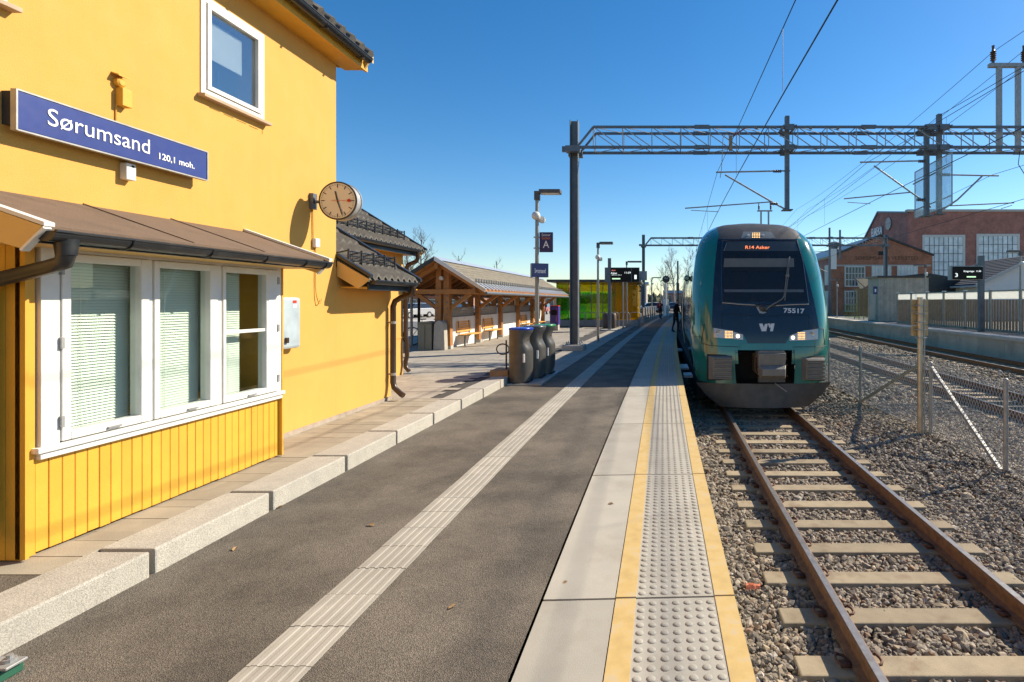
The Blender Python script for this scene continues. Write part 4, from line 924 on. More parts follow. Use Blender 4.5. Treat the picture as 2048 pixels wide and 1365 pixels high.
while d < d1:
    for s in (1, -1):
        a0, b0_ = (d, d+hh*.62) if s > 0 else (d+hh*.62, d)
        za, zb = FZ0+.03, FZ1-.04
        # clip to the fence length
        def cl(x): return min(max(x, d0), d1)
        ca, cb_ = cl(a0), cl(b0_)
        f0 = (ca-a0)/(b0_-a0); f1 = (cb_-a0)/(b0_-a0)
        if abs(ca-cb_) > .01: wire((FX+.036*1, ca, za+(zb-za)*f0), (FX+.036, cb_, za+(zb-za)*f1))
    d += sp
for zz in (FZ0+.04, (FZ0+FZ1)/2, FZ1-.04): wire((FX+.036,d0,zz),(FX+.036,d1,zz))
part('wire_mesh', mw, mat('zinc_wire', (.44,.44,.42), .5, .2), fence, kind='stuff')
sp_ = thing('track_sign_post', 'ochre sign post seen from behind with three stacked plates beside the fence', 'sign post', (5.06, 10.3, FZ0))
bx = AY(1840, 860, 10.35)
M_och = mat('weathered_plate', (.50,.36,.16), .5, .2, var=.15, vs=8)
part('pole', MB().tube([(bx.x,10.35,FZ0-.1),(bx.x,10.35,AY(1840,595,10.35).z)], .052, 14), mat('galvanised_pole', (.50,.44,.34), .4, .7, var=.15, vs=7), sp_, smooth=50)
for (y0,y1) in ((600,622),(624,650),(652,672)):
    p = AY(1822,y1,10.42); q = AY(1856,y0,10.42); part('sign_plate', MB().box(p.x,q.x,10.415,10.425,p.z,q.z), M_och, sp_, bevel=.004)
part('conduit', MB().tube([(bx.x+.075,10.33,FZ0),(bx.x+.075,10.33,AY(1840,598,10.35).z)], .016, 8), M_metal, sp_)
cl_ = MB()
for yy in (612,628,645,660,676): 
    zz = AY(1840,yy,10.35).z; cl_.box(bx.x-.10,bx.x+.11,10.285,10.40,zz-.008,zz+.008)
part('clamps', cl_, M_metal, sp_, kind='stuff'); part('base_plate', MB().lathe((bx.x,10.35,FZ0-.02), [(.13,0),(.12,.05),(.07,.09)], 14), M_under, sp_, smooth=50)
# ================================================================== CATENARY GANTRIES AND WIRES
def gantry(D, xl, xr, label, drops, frames, glassp=None, right_mast=None, cants=()):
    g = thing('catenary_gantry', label, 'gantry', (xl, D, 0), 'catenary gantries')
    zt, zb = 7.54, 6.86; dep = .70
    def mast(x, nm='mast'):
        m = MB(); m.box(x-.138,x-.112,D-.16,D+.16,.22,7.85); m.box(x+.112,x+.138,D-.16,D+.16,.22,7.85); m.box(x-.112,x+.112,D-.015,D+.015,.22,7.85)
        mo = part(nm, m, M_steel, g)
        b = MB().box(x-.28,x+.28,D-.28,D+.28,.19,.22)
        for a in (-1,1):
            for c in (-1,1): b.lathe((x+a*.23,D+c*.23,.22), [(.03,0),(.03,.05),(.015,.09)], 8)
        part('mast_foot', b, M_metal, mo)
        b = MB().box(x-.36,x+.36,D-.38,D+.38,-.05,.19); part('mast_base', b, M_conc, mo, bevel=.02)
        b = MB().box(x-.24,x+.24,D-.44,D-.16,6.70,6.90); b.box(x-.24,x+.24,D+.16,D+.44,6.70,6.90); b.box(x-.42,x-.16,D-.06,D+.06,6.80,6.98); part('beam_bracket', b, M_steel, mo)
    mast(xl)
    if right_mast: mast(right_mast)
    x0, x1 = xl+.14, xr
    for y in (D-dep/2, D+dep/2):
        part('chord', MB().bar((x0+.55,y,zt),(x1,y,zt),.075), M_steel, g); part('chord', MB().bar((x0-.1,y,zb),(x1,y,zb),.085), M_steel, g)
        part('end_strut', MB().bar((x0+.05,y,zb+.06),(x0+.55,y,zt),.065), M_steel, g)
    br = MB(); n = int((x1-x0-.55)/.96); st = (x1-x0-.55)/n
    for i in range(n+1):
        x = x0+.55+i*st
        for y in (D-dep/2, D+dep/2):
            br.bar((x,y,zb),(x,y,zt),.026)
            if i < n: br.bar((x,y,zt),(x+st,y,zb),.026)
        br.bar((x,D-dep/2,zt),(x,D+dep/2,zt),.022); br.bar((x,D-dep/2,zb),(x,D+dep/2,zb),.022)
        if i < n: br.bar((x,D-dep/2,zt),(x+st,D+dep/2,zt),.02); br.bar((x,D+dep/2,zb),(x+st,D-dep/2,zb),.02)
    part('lattice', br, M_metal, g, kind='stuff')
    sp = MB(); x = x0 + 4.2
    while x < x1:
        for y in (D-dep/2, D+dep/2):
            for z in (zt, zb): sp.box(x-.25,x+.25,y-.055,y+.055,z-.05,z+.06)
        x += 5.6
    part('splice_plates', sp, M_steel, g, kind='stuff')
    for (x, z0, z1) in drops:
        m = MB(); m.box(x-.072,x+.072,D-.08,D+.08,z0,z1); dp_ = part('drop_post', m, M_steel, g, bevel=.01)
        m = MB()
        for z in (zt, zb):
            for y in (D-dep/2, D+dep/2): m.box(x-.16,x+.16,y-.05,y+.05,z-.09,z+.09)
            m.bar((x-.2,D-.45,z+.02),(x-.2,D+.45,z+.02),.06); m.bar((x+.2,D-.45,z+.02),(x+.2,D+.45,z+.02),.06)
        m.box(x-.17,x+.17,D-.17,D+.17,z0-.03,z0); part('post_clamp', m, M_steel, dp_, kind='stuff')
    for (pts, rr) in cants:
        part('cantilever_tube', MB().tube([AY(px,py,D) for px,py in pts], rr, 8), M_metal, g, smooth=60)
    for (xa, xb_, zt2) in frames:
        fm = MB()
        for x in (xa, xb_): fm.box(x-.07,x+.07,D-.07,D+.07,zb-.05,zt2)
        fm.box(xa-.35,xb_+.35,D-.08,D+.08,zt2,zt2+.12); fo = part('insulator_frame', fm, M_metal, g)
        for x in (xa-.2, xb_+.2):
            iv = [(.05,0),(.05,.1)]
            for k in range(5): iv += [(.10,.12+.07*k),(.05,.155+.07*k)]
            iv += [(.04,.52),(.05,.62)]
            part('insulator', MB().lathe((x,D,zt2+.12), iv, 12), mat('brown_insulator', (.10,.055,.035), .3, var=.1), fo, smooth=60)
    return g
D1, D2 = 18.34, 49.6
xm = AY(1149, 690, D1).x
xd1, xd2a, xd2b = AY(1574,300,D1).x, AY(1853,300,D1).x, AY(1878,300,D1).x
zd = lambda py: AY(0, py, D1).z
g1 = gantry(D1, xm, 19.4, 'nearest grey lattice gantry spanning the tracks, its mast standing on the left platform', [(xd1, zd(420), zd(233)), (xd2a, zd(432), zd(250)), (xd2b, zd(428), zd(229))],
    [(AY(1998,0,D1).x, AY(2036,0,D1).x, zd(135))], right_mast=19.4,
    cants=[([(1432,345),(1580,342)], .028), ([(1450,350),(1545,405),(1574,421)], .030), ([(1370,417),(1545,404)], .022), ([(1382,421),(1437,424)], .012),
           ([(1720,325),(1850,322)], .028), ([(1748,332),(1840,398),(1862,415)], .030), ([(1688,398),(1822,385)], .022), ([(1695,405),(1741,408)], .012),
           ([(1890,350),(1997,352)], .028), ([(1965,352),(1915,400),(1885,420)], .030), ([(1900,412),(2028,406)], .022), ([(2024,411),(2002,418)], .012),
           ([(1826,369),(1902,330)], .025), ([(1826,422),(1902,392)], .02)])
# insulators on the cantilever tubes
for (px, py) in ((1555,343),(1548,408),(1846,323),(1842,400),(1893,350)):
    p = AY(px, py, D1); iv = []
    for k in range(5): iv += [(.06,-.14+.06*k),(.035,-.11+.06*k)]
    part('tube_insulator', MB().lathe(p, iv, 10, 'x'), mat('grey_insulator', (.10,.10,.11), .4), g1, smooth=60)
# transparent screens by the hanging posts
gx = AY(1870,400,D1).x; na = AX(1904,305,gx); nb_ = AX(1904,410,gx); fa = AX(1830,345,gx); fb = AX(1830,437,gx)
mb = MB().prism([(gx-.01,nb_.y,nb_.z),(gx-.01,fb.y,fb.z),(gx-.01,fa.y,fa.z),(gx-.01,na.y,na.z)], (.02,0,0)); part('clear_screen', mb, glass('clear_screen', (.86,.93,.96), .03, 0, .30, (.55,.64,.68)), g1)
fm = MB()
for a_, b_ in ((na,nb_),(fa,fb),(na,fa),(nb_,fb)): fm.bar(a_, b_, .03)
part('screen_frame', fm, M_metal, g1)
# tail of cable and feeder clamp on the beam
p = AY(1461,285,D1-.35); part('feeder_clamp', MB().box(p.x-.05,p.x+.06,p.y-.06,p.y+.06,p.z-.28,p.z+.22).tube([p+Vector((0,0,.2)), p+Vector((-.15,0,.28)), p+Vector((-.25,0,.15)), p+Vector((-.3,0,-.9)), p+Vector((-.35,0,-1.2))], .012, 6), mat('ochre_clamp', (.28,.2,.11), .6), g1, bevel=.01)
part('red_insulator', MB().tube([p+Vector((.08,0,.2)), p+Vector((.5,0,.48))], [.03,.02], 8), mat('dark_red', (.22,.05,.06), .5), g1)
q0 = AY(2040,300,D1); part('loose_cable', MB().tube([q0, q0+Vector((-.06,0,-.5)), q0+Vector((.1,0,-.75)), q0+Vector((.22,-.2,-1.2)), q0+Vector((.16,-.3,-2.0))], .014, 6), M_black, g1)
sb = MB()
for k in range(9):
    x = AY(1512,0,D1).x + k*.92; 
    if x < 18: sb.bar((x-.10,D1-.42,7.50),(x+.10,D1+.12,7.64),.09,.07)
part('beam_clips', sb, M_steel, g1, kind='stuff')
dx2 = lambda px: AY(px,0,D2).x
g2 = gantry(D2, dx2(1287), 21.0, 'second lattice gantry farther along the line behind the train', [(dx2(1659), AY(0,580,D2).z, 8.5), (dx2(1680), 5.6, 8.3)], [(dx2(1522), dx2(1537), 10.0)], right_mast=21.0, cants=[([(1622,505),(1655,503)], .035), ([(1600,520),(1655,545)], .03)])
mb = MB().box(dx2(1655), dx2(1666), D2-1, D2-.98, AY(0,540,D2).z, AY(0,500,D2).z); part('clear_screen', mb, M_white, g2)
for (D3, pxl) in ((84, 1309),):
    pass
# overhead wires
M_wire = mat('dark_wire', (.035,.035,.04), .5, .5)
def wires(name, label, x, z, sag, spans, r, follow=True, droppers=None):
    pts = []
    for a, b in zip(spans[:-1], spans[1:]):
        for k in range(12):
            f = k/12; d = a+(b-a)*f; pts.append((x + (cv(d)-cv(D1) if follow else 0), d, z - 4*sag*f*(1-f)))
    d = spans[-1]; pts.append((x + (cv(d)-cv(D1) if follow else 0), d, z))
    w = thing(name, label, 'wire', pts[0], 'overhead wires'); part('line', MB().tube(pts, r, 5), M_wire, w)
    if droppers:
        q = MB()
        for d in droppers:
            i = min(range(len(pts)), key=lambda k: abs(pts[k][1]-d)); q.tube([pts[i], (pts[i][0], pts[i][1], zc_(d))], .004, 4)
        part('droppers', q, M_wire, w, kind='stuff')
    return w
SPN = [-13, D1, D2, 82, 115]
zc = AY(0,422,D1).z; zc_ = lambda d: zc
wires('contact_wire', 'lowest overhead wire running above the green train', .655*(zc-H), zc, .0, SPN, .010)
wires('messenger_wire', 'upper overhead wire hung above the contact wire over the train', .452*(AY(0,345,D1).z-H), AY(0,345,D1).z, .45, SPN, .008, droppers=[-4,2,8,13,23,28,33,38,44])
z2 = AY(0,405,D1).z; zc_ = lambda d: z2
wires('contact_wire', 'overhead contact wire of the middle track', AY(1741,0,D1).x, z2, 0, SPN, .010); wires('messenger_wire', 'upper overhead wire of the middle track', AY(1735,0,D1).x, AY(0,325,D1).z, .45, SPN, .008, droppers=[2,8,13,23,28,33,38,44])
z3 = AY(0,408,D1).z; zc_ = lambda d: z3
wires('contact_wire', 'overhead contact wire of the farthest track', AY(2015,0,D1).x, z3, 0, SPN, .010); wires('messenger_wire', 'upper overhead wire of the farthest track', AY(1985,0,D1).x, AY(0,350,D1).z, .45, SPN, .008, droppers=[8,13,23,28,33,38,44])
for i, (px, py, lab) in enumerate(((1986,104,'feeder wire on the left insulator above the gantry'), (2045,104,'feeder wire on the right insulator above the gantry'), (2042,140,'feeder wire strung just below the insulators'), (1878,232,'thin return wire passing the tall hanging post top'))):
    p = AY(px, py, D1); wires('feeder_wire', lab, p.x, p.z, .5, SPN, .010)

# ================================================================== LITTER BINS
def recycling_bin(c, lid, lab, tall):
    b = thing('recycling_bin', lab, 'bin', (c[0], c[1], 0.0), 'recycling bins by the kerb')
    n = 40; x0, y0 = c
    def ring(z, bite):
        r = []
        for k in range(n):
            a = 2*math.pi*k/n; x, y = .23*math.copysign(abs(math.cos(a))**.8, math.cos(a)), .27*math.copysign(abs(math.sin(a))**.8, math.sin(a))
            if x > 0: x -= bite*max(0, math.cos(a))**1.5
            r.append((x0+x, y0+y, z))
        return r
    prof = [(.05,.06),(.12,.035),(tall*.20,.008),(tall*.30,0),(tall*.58,0),(tall*.63,.012),(tall*.68,.045),(tall*.73,.08),(tall*.78,.095),(tall*.83,.08),(tall*.88,.045),(tall*.92,.012),(tall*.95,0),(tall*.965,0)]
    m = MB(); rs_ = [ring(z, bt) for z, bt in prof]; m.v = [p for r in rs_ for p in r]
    for j in range(len(prof)-1):
        for k in range(n): l=(k+1)%n; m.f.append([j*n+k,j*n+l,(j+1)*n+l,(j+1)*n+k]); m.m.append(0)
    m.f.append(list(range(n))); m.f.append([(len(prof)-1)*n+k for k in range(n)]); m.m += [0,0]
    bo = part('body', m, mat('bin_grey', (.085,.08,.075), .38, .25, var=.12, vs=6, stain=(.2,.17,.12), st=.4, sts=3), b, smooth=50)
    m = MB(); r0, r1, r2 = ring(tall*.966,0), ring(tall*.985,0), ring(tall,0)
    sc = lambda r, s: [(x0+(p[0]-x0)*s, y0+(p[1]-y0)*s, p[2]) for p in r]
    rr = [sc(r0,1.03), sc(r1,1.045), sc(r2,1.0), sc(r2,.7)]; m.v = [p for r in rr for p in r]
    for j in range(3):
        for k in range(n): l=(k+1)%n; m.f.append([j*n+k,j*n+l,(j+1)*n+l,(j+1)*n+k]); m.m.append(0)
    m.f.append([k for k in range(n)]); m.f.append([3*n+k for k in range(n)]); m.m += [0,0]
    part('lid', m, lid, b, smooth=50)
    part('base', MB().box(x0-.2,x0+.2,y0-.2,y0+.2,.0,.06), M_under, b)
    hz = tall*.78; part('opening', MB().lathe((x0+.132,y0,hz), [(.10,0),(.095,.006)], 20, 'x'), M_under, bo)
    part('label_plate', MB().box(x0+.10,x0+.135,y0-.262,y0-.225,tall*.40,tall*.55), M_letter, bo)
    return b
bins = [(-2.82,10.95), (-2.70,11.62), (-2.62,12.28)]
recycling_bin(bins[0], mat('blue_lid', (.01,.05,.42), .35), 'grey recycling bin with blue lid, nearest of the three by the kerb end', 1.14)
recycling_bin(bins[1], mat('grey_lid', (.07,.075,.08), .35), 'grey recycling bin with dark grey lid, between the blue and green lidded ones', 1.15)
recycling_bin(bins[2], mat('green_lid', (.02,.22,.07), .35), 'grey recycling bin with green lid, farthest of the three', 1.15)
single('bin_base_plate', MB().box(-3.12,-2.34,10.62,12.62,.003,.035), M_metal, 'thin steel base plate under the three recycling bins', 'base plate', (-2.7,11.6,0))
hb = thing('bicycle_hoop', 'small brown post with a ring on a low stone block by the bins', 'post', (-3.3, 11.25, .1))
p = AY(1012, 740, 11.1); part('block', MB().box(p.x-.28, p.x+.10, 10.9, 11.35, .10, .27), mat('ochre_stone', (.30,.22,.13), .9, var=.15), hb, bevel=.02)
part('post', MB().tube([(p.x,11.12,.25),(p.x,11.12,AY(0,681,11.1).z)], .018, 8), M_brownpipe, hb)
cR = AY(1005,699,11.1); part('ring', MB().tube([(cR.x+.13*math.cos(a),11.12,cR.z+.11*math.sin(a)) for a in [math.pi*2*k/20 for k in range(21)]], .013, 6, cap=False), M_brownpipe, hb)

# ================================================================== LAMP POSTS, SIGNS, DISPLAYS ON THE PLATFORM
M_lamp = mat('lamp_head_grey', (.10,.10,.105), .5, .3); M_pole = mat('lamp_pole_grey', (.30,.29,.27), .45, .6, var=.1)
def lamp_post(x, d, h, lab, spk=True, arm=.62, z0=.0, group='platform lamp posts', det=True, flip=1):
    t = thing('lamp_post', lab, 'lamp post', (x, d, z0), group)
    part('pole', MB().tube([(x,d,z0),(x,d,z0+h*.5),(x,d,z0+h-.1)], [.055,.05,.042], 12), M_pole, t, smooth=60)
    part('foot', MB().box(x-.16,x+.16,d-.16,d+.16,z0-.0,z0+.03), M_metal, t)
    part('lamp_head', MB().box(x-.06*flip, x+.07*flip, d-.06, d+.06, z0+h-.16, z0+h+.06).box(x+.07*flip, x+arm*flip, d-.13, d+.13, z0+h-.0, z0+h+.09), M_lamp, t, bevel=.008)
    part('lamp_lens', MB().box(x+.12*flip, x+(arm-.03)*flip, d-.11, d+.11, z0+h-.012, z0+h-.001), mat('lens_white', (.7,.7,.66), .3), t)
    if spk:
        zz = z0+h-.55
        part('speaker', MB().lathe((x,d-.11,zz), [(.04,-.09),(.09,-.06),(.105,.0),(.09,.08),(.05,.11)], 14, 'y'), M_white, t, smooth=60)
        part('speaker', MB().lathe((x+.10,d+.08,zz-.07), [(.03,-.06),(.085,-.05),(.08,.04),(.04,.10)], 14, 'y'), M_white, t, smooth=60)
    return t
dA = 12.95; xA = AY(1074,0,dA).x
lamp_post(xA, dA, AY(0,388,dA).z-.0, 'grey lamp post carrying the sector A plate and name box', arm=.58)
def sign_box(nm, lab, x0, x1, d, z0, z1, m, th=.06):
    t = thing(nm, lab, 'sign', ((x0+x1)/2, d, z0)); part('panel', MB().box(x0,x1,d-th/2,d+th/2,z0,z1), m, t, bevel=.004); return t
p0, p1 = AY(1079,505,dA), AY(1106,465,dA)
t = sign_box('sector_sign', 'small dark blue sector A plate on the lamp post', p0.x, p1.x, dA, p0.z, p1.z, M_navy, .04)
yf = dA-.023; cxs = (p0.x+p1.x)/2; hh = p1.z-p0.z
text('lettering', 'Sektor', M_letter, t, frame((cxs,yf,p1.z-hh*.14),(1,0,0),(0,0,1)), .09, .21)
text('lettering', 'Sector', mat('orange_lettering', (.75,.22,.06), .5), t, frame((cxs,yf,p1.z-hh*.30),(1,0,0),(0,0,1)), .09, .21)
text('lettering', 'A', M_letter, t, frame((cxs,yf,p0.z+hh*.37),(1,0,0),(0,0,1)), .25, .15)
part('sign_clamp', MB().bar((xA-.08,dA,p0.z+.1),(p0.x,dA,p0.z+.1),.03).bar((xA-.08,dA,p1.z-.12),(p0.x,dA,p1.z-.12),.03), M_metal, t)
# box shaped name sign, turned towards the platform
c = AY(1080,541,dA-.10); t = thing('name_box_sign', 'small blue name box on the lamp post below the sector plate', 'sign', (c.x, c.y, c.z-.18))
an = math.radians(24); ux = Vector((math.cos(an), math.sin(an), 0)); uy = Vector((-math.sin(an), math.cos(an), 0)); w2, h2 = .20, .165
def ob(a, b_, c0, c1, z0, z1): return [c+ux*a+uy*c0+Vector((0,0,z0)), c+ux*b_+uy*c0+Vector((0,0,z0)), c+ux*b_+uy*c1+Vector((0,0,z0)), c+ux*a+uy*c1+Vector((0,0,z0)), c+ux*a+uy*c0+Vector((0,0,z1)), c+ux*b_+uy*c0+Vector((0,0,z1)), c+ux*b_+uy*c1+Vector((0,0,z1)), c+ux*a+uy*c1+Vector((0,0,z1))]
part('panel', MB().hexa(ob(-w2,w2,-.02,0,-h2,h2)), M_blue, t); part('housing', MB().hexa(ob(-w2-.0,w2,.002,.16,-h2,h2)), M_brownpipe, t)
text('lettering', 'Sørumsand', M_letter, t, frame(c-uy*.0215+Vector((0,0,-.02)), ux, (0,0,1)), .15, .26, bold=.004)
lamp_post(AY(1196,0,22.2).x, 22.2, 4.05, 'grey lamp post between the mast and the departure board', arm=.62)
lamp_post(AY(1247,0,31).x, 34.0, 4.15, 'grey lamp post behind the departure board', spk=False, arm=.95)
lamp_post(AY(1304,0,58).x, 58, 4.2, 'distant lamp post near the walking person', arm=1.0)
lamp_post(AY(1322,0,74).x, 74, 4.5, 'distant lamp post beside the round signal', arm=1.1)
lamp_post(AY(1335,0,88).x, 88, 4.6, 'farthest lamp post at the platform end', arm=1.2)
# departure display
dd = 30.6; x = AY(1219,0,dd).x; t = thing('departure_board', 'black electronic departure board on a post, platform 1', 'display', (x, dd, 0))
part('post', MB().box(x-.09,x+.09,dd-.09,dd+.09,0,AY(0,517,dd).z), M_steel, t); part('foot', MB().box(x-.5,x+.5,dd-.35,dd+.35,-.02,.06), M_conc, t)
a, b = AY(1222,564,dd), AY(1278,537,dd)
part('screen', MB().box(a.x,b.x,dd-.22,dd-.10,a.z,b.z), mat('screen_black', (.006,.006,.007), .35, spec=.2), t)
part('case', MB().box(a.x-.35,b.x+.03,dd-.095,dd+.12,a.z-.03,b.z+.04), M_steel, t); part('case', MB().box(b.x+.0,b.x+.45,dd+.2,dd+.5,a.z+.1,b.z-.15), M_metal, t)
part('divider', MB().box(AY(1263,0,dd).x,AY(1264,0,dd).x,dd-.226,dd-.221,a.z,b.z), M_steel, t)
M_led = emit('white_led', (.85,.9,.85), .8); M_gled = emit('green_led', (.5,.75,.45), .8); M_rled = emit('red_led', (.9,.25,.2), .7)
yy = dd-.224
def dtx(s, px, py, w, size, m): text('display_text', s, m, t, frame(AY(px,py,yy),(1,0,0),(0,0,1)), size, w)
dtx('Asker', 1228, 547, .36, .15, M_led); dtx('11:29', 1255, 546, .34, .14, M_led); dtx('1', 1271, 555, .12, .34, M_led); dtx('R14', 1227, 541.5, .2, .10, M_rled); dtx('Lillestrøm Oslo S', 1233, 550.5, .55, .06, M_led)
part('status_bar', MB().box(AY(1225,0,dd).x, AY(1241,0,dd).x, yy-.002, yy, AY(0,559.5,dd).z, AY(0,557,dd).z), M_gled, t)
# three slim posts in front of the green shelter and a small sign, round signal
for px, dq, top, lab in ((1246, 32.5, 560, 'slim steel post in front of the glass shelter'), (1274, 39, 560, 'slim steel post at the end of the glass shelter')):
    x = AY(px,0,dq).x; single('steel_post', MB().tube([(x,dq,0),(x,dq,2.9)], .045, 10).box(x-.12,x+.12,dq-.12,dq+.12,0,.03), M_pole, lab, 'post', (x,dq,0), 'slim posts by the shelter', smooth=50)
q = AY(1279,578,39.5); t = sign_box('platform_number_sign', 'small navy plate on the end post of the glass shelter', q.x-.12, q.x+.16, 39.5, q.z-.22, q.z+.22, M_navy); part('symbol', MB().box(q.x-.03,q.x+.07,39.465,39.469,q.z-.12,q.z+.12), M_letter, t)
part('arm', MB().bar((AY(1274,0,39).x,39.3,q.z+.2),(q.x,39.5,q.z+.2),.03), M_pole, t)
x = AY(1332,0,62).x; t = thing('railway_signal', 'white signal post with a round black head at the platform end', 'signal', (x,62,0))
part('post', MB().tube([(x,62,0),(x,62,3.9)], .10, 10), M_white, t); q = AY(1332,559,62); part('signal_head', MB().lathe((x,61.9,q.z), [(.42,0),(.42,.12)], 24, 'y'), M_black, t)
part('lamp', MB().lathe((x-.1,61.88,q.z+.14), [(.08,0),(.08,.02)], 12, 'y').lathe((x+.12,61.88,q.z+.1), [(.08,0),(.08,.02)], 12, 'y'), M_metal, t)
part('cabinet', MB().box(x-.35,x+.35,62.2,62.8,0,1.9), M_white, t)
x = AY(1363,0,36).x-.25; single('platform_post', MB().tube([(x,36,0),(x,36,4.4)], .06, 10).box(x-.1,x+.1,35.9,36.1,2.4,2.9), M_steel, 'slim dark post standing close to the train beyond the open door', 'post', (x,36,0), smooth=50)

# ================================================================== WAITING CANOPY OF TIMBER
XR = -7.55; ZRG = 3.03; ZE = 1.98; HWID = 1.70; C0, C1 = 18.0, 34.4
M_timber = mat('oiled_timber', (.40,.17,.045), .6, var=.18, vs=5, bump=.2, bs=40, stain=(.25,.10,.03), st=.5, sts=2, rand=.08)
M_shake = mat('weathered_shingle', (.235,.205,.15), .9, var=.22, vs=5, bump=.5, bs=30, fine=.25, fs=40, stain=(.33,.30,.22), st=.5, sts=2)
M_zinc = mat('pale_sheet_metal', (.62,.64,.65), .35, .6, var=.06)
cn = thing('timber_canopy', 'long timber waiting canopy with shingle roof, low white wall and posts', 'canopy', (XR, C0, 0))
def roofz(x): return ZRG - abs(x-XR)/HWID*(ZRG-ZE)
mb = MB()
for s in (-1, 1): mb.prism([(XR,C0,ZRG),(XR+s*HWID,C0,ZE),(XR+s*HWID,C0,ZE+.07),(XR,C0,ZRG+.09)], (0,C1-C0,0))
rfc = part('roof_deck', mb, M_timber, cn)
sh = MB(); 
for s in (-1, 1):
    nr = 9
    for j in range(nr):
        xa, xb_ = XR+s*(HWID-.12)*j/nr, XR+s*(HWID-.12)*(j+1.15)/nr; d = C0+.12
        while d < C1-.12:
            w = rnd.uniform(.10,.22); o_ = rnd.uniform(0,.012); sh.face([(xa,d,roofz(xa)+.105+o_*.3),(xb_,d,roofz(xb_)+.115+o_),(xb_,d+w-.006,roofz(xb_)+.115+o_),(xa,d+w-.006,roofz(xa)+.105+o_*.3)]); d += w
part('shingles', sh, M_shake, rfc, kind='stuff')
mb = MB().prism([(XR-.2,C0-.06,ZRG+.03),(XR,C0-.06,ZRG+.17),(XR+.2,C0-.06,ZRG+.03),(XR,C0-.06,ZRG+.14)], (0,C1-C0+.1,0)); part('ridge_cap', mb, M_zinc, rfc)
for s in (-1, 1):
    part('verge_flashing', MB().prism([(XR,C0-.05,ZRG+.02),(XR+s*HWID,C0-.05,ZE+.0),(XR+s*HWID,C0-.05,ZE+.13),(XR,C0-.05,ZRG+.17)], (0,.06,0)), M_zinc if s > 0 else M_black, rfc)
    for i in range(21): 
        d = C0+.35+i*(C1-C0-.6)/20; part('rafter', MB().bar((XR,d,ZRG-.09),(XR+s*(HWID-.06),d,roofz(XR+HWID-.06)-.09),.06,.13), M_timber, rfc)
    em = MB(); d = C0
    while d < C1: em.bar((XR+s*(HWID-.30),d,roofz(XR+HWID-.30)+.13),(XR+s*(HWID+.04),d,ZE+.10),.17,.025); d += .42
    part('eave_sheets', em, M_zinc, rfc, kind='stuff')
    sgm = MB()
    for hz in (.05,.11): sgm.tube([(XR+s*(HWID-.34),C0+.1,roofz(XR+HWID-.34)+.12+hz),(XR+s*(HWID-.34),C1-.1,roofz(XR+HWID-.34)+.12+hz)], .012, 5)
    d = C0+.1
    while d < C1: sgm.bar((XR+s*(HWID-.34),d,roofz(XR+HWID-.34)+.1),(XR+s*(HWID-.34),d,roofz(XR+HWID-.34)+.26),.03,.015); d += .28
    part('snow_guard', sgm, M_steel, rfc, kind='stuff')
    part('purlin', MB().bar((XR+s*1.25,C0+.15,roofz(XR+1.25)-.22),(XR+s*1.25,C1-.15,roofz(XR+1.25)-.22),.12,.16), M_timber, cn)
    part('gutter', MB().tube([(XR+s*(HWID+.03),C0,ZE-.02),(XR+s*(HWID+.03),C1,ZE-.02)], .05, 8), M_steel, cn)
part('ridge_beam', MB().bar((XR,C0+.1,ZRG-.14),(XR,C1-.1,ZRG-.14),.12,.2), M_timber, cn)
pds = [18.75, 21.85, 24.95, 28.05, 31.15, 34.1]
for i, d in enumerate(pds):
    for s in (-1, 1):
        m = MB(); x = XR+s*.17; wb = .24 if i == 0 else .16
        m.hexa([(x-wb/2,d-.13,.12),(x+wb/2,d-.13,.12),(x+wb/2,d+.13,.12),(x-wb/2,d+.13,.12),(XR+s*.13-.09,d-.11,ZRG-.2),(XR+s*.13+.09,d-.11,ZRG-.2),(XR+s*.13+.09,d+.11,ZRG-.2),(XR+s*.13-.09,d+.11,ZRG-.2)])
        po = part('post', m, M_timber, cn, bevel=.01)
        if i < 3:
            q = MB()
            for k in range(7): q.lathe((x,d-.135,.55+.22*k), [(.028,0),(.028,.02)], 8, 'y')
            part('bolts', q, M_steel, po, kind='stuff')
        part('knee_brace', MB().bar((XR+s*.25,d,1.45),(XR+s*.95,d,1.95),.11,.13), M_timber, cn)
    part('tie_beam', MB().box(XR-1.55,XR+1.55,d-.17,d+.17 if i else d-.05,1.93,2.10), M_timber, cn, bevel=.01)
    part('post_shoe', MB().box(XR-.30,XR+.30,d-.12,d+.12,-.02,.13), M_conc, cn)
mb = MB().box(XR-.09,XR+.09,19.1,34.0,-.02,1.10); part('low_wall', mb, mat('white_render', (.74,.72,.67), .85, var=.05, vs=2, stain=(.5,.47,.42), st=.4, sts=1.5), cn)
me_sd = MB().box(-.04,.04,0,2.78,0,.085).mesh('siding_board', mat('grey_siding', (.30,.28,.25), .7, var=.12, vs=4, rand=.06))
for i in range(5):
    for k in range(4): piece('siding_board', me_sd, cn, (XR, pds[i]+.17, 1.105+k*.092))
cm = AY(883, 557, 18.55); part('security_camera', MB().lathe(cm, [(.05,-.03),(.07,-.06),(.07,.04),(.03,.07)], 14, 'y'), M_white, cn, smooth=50)
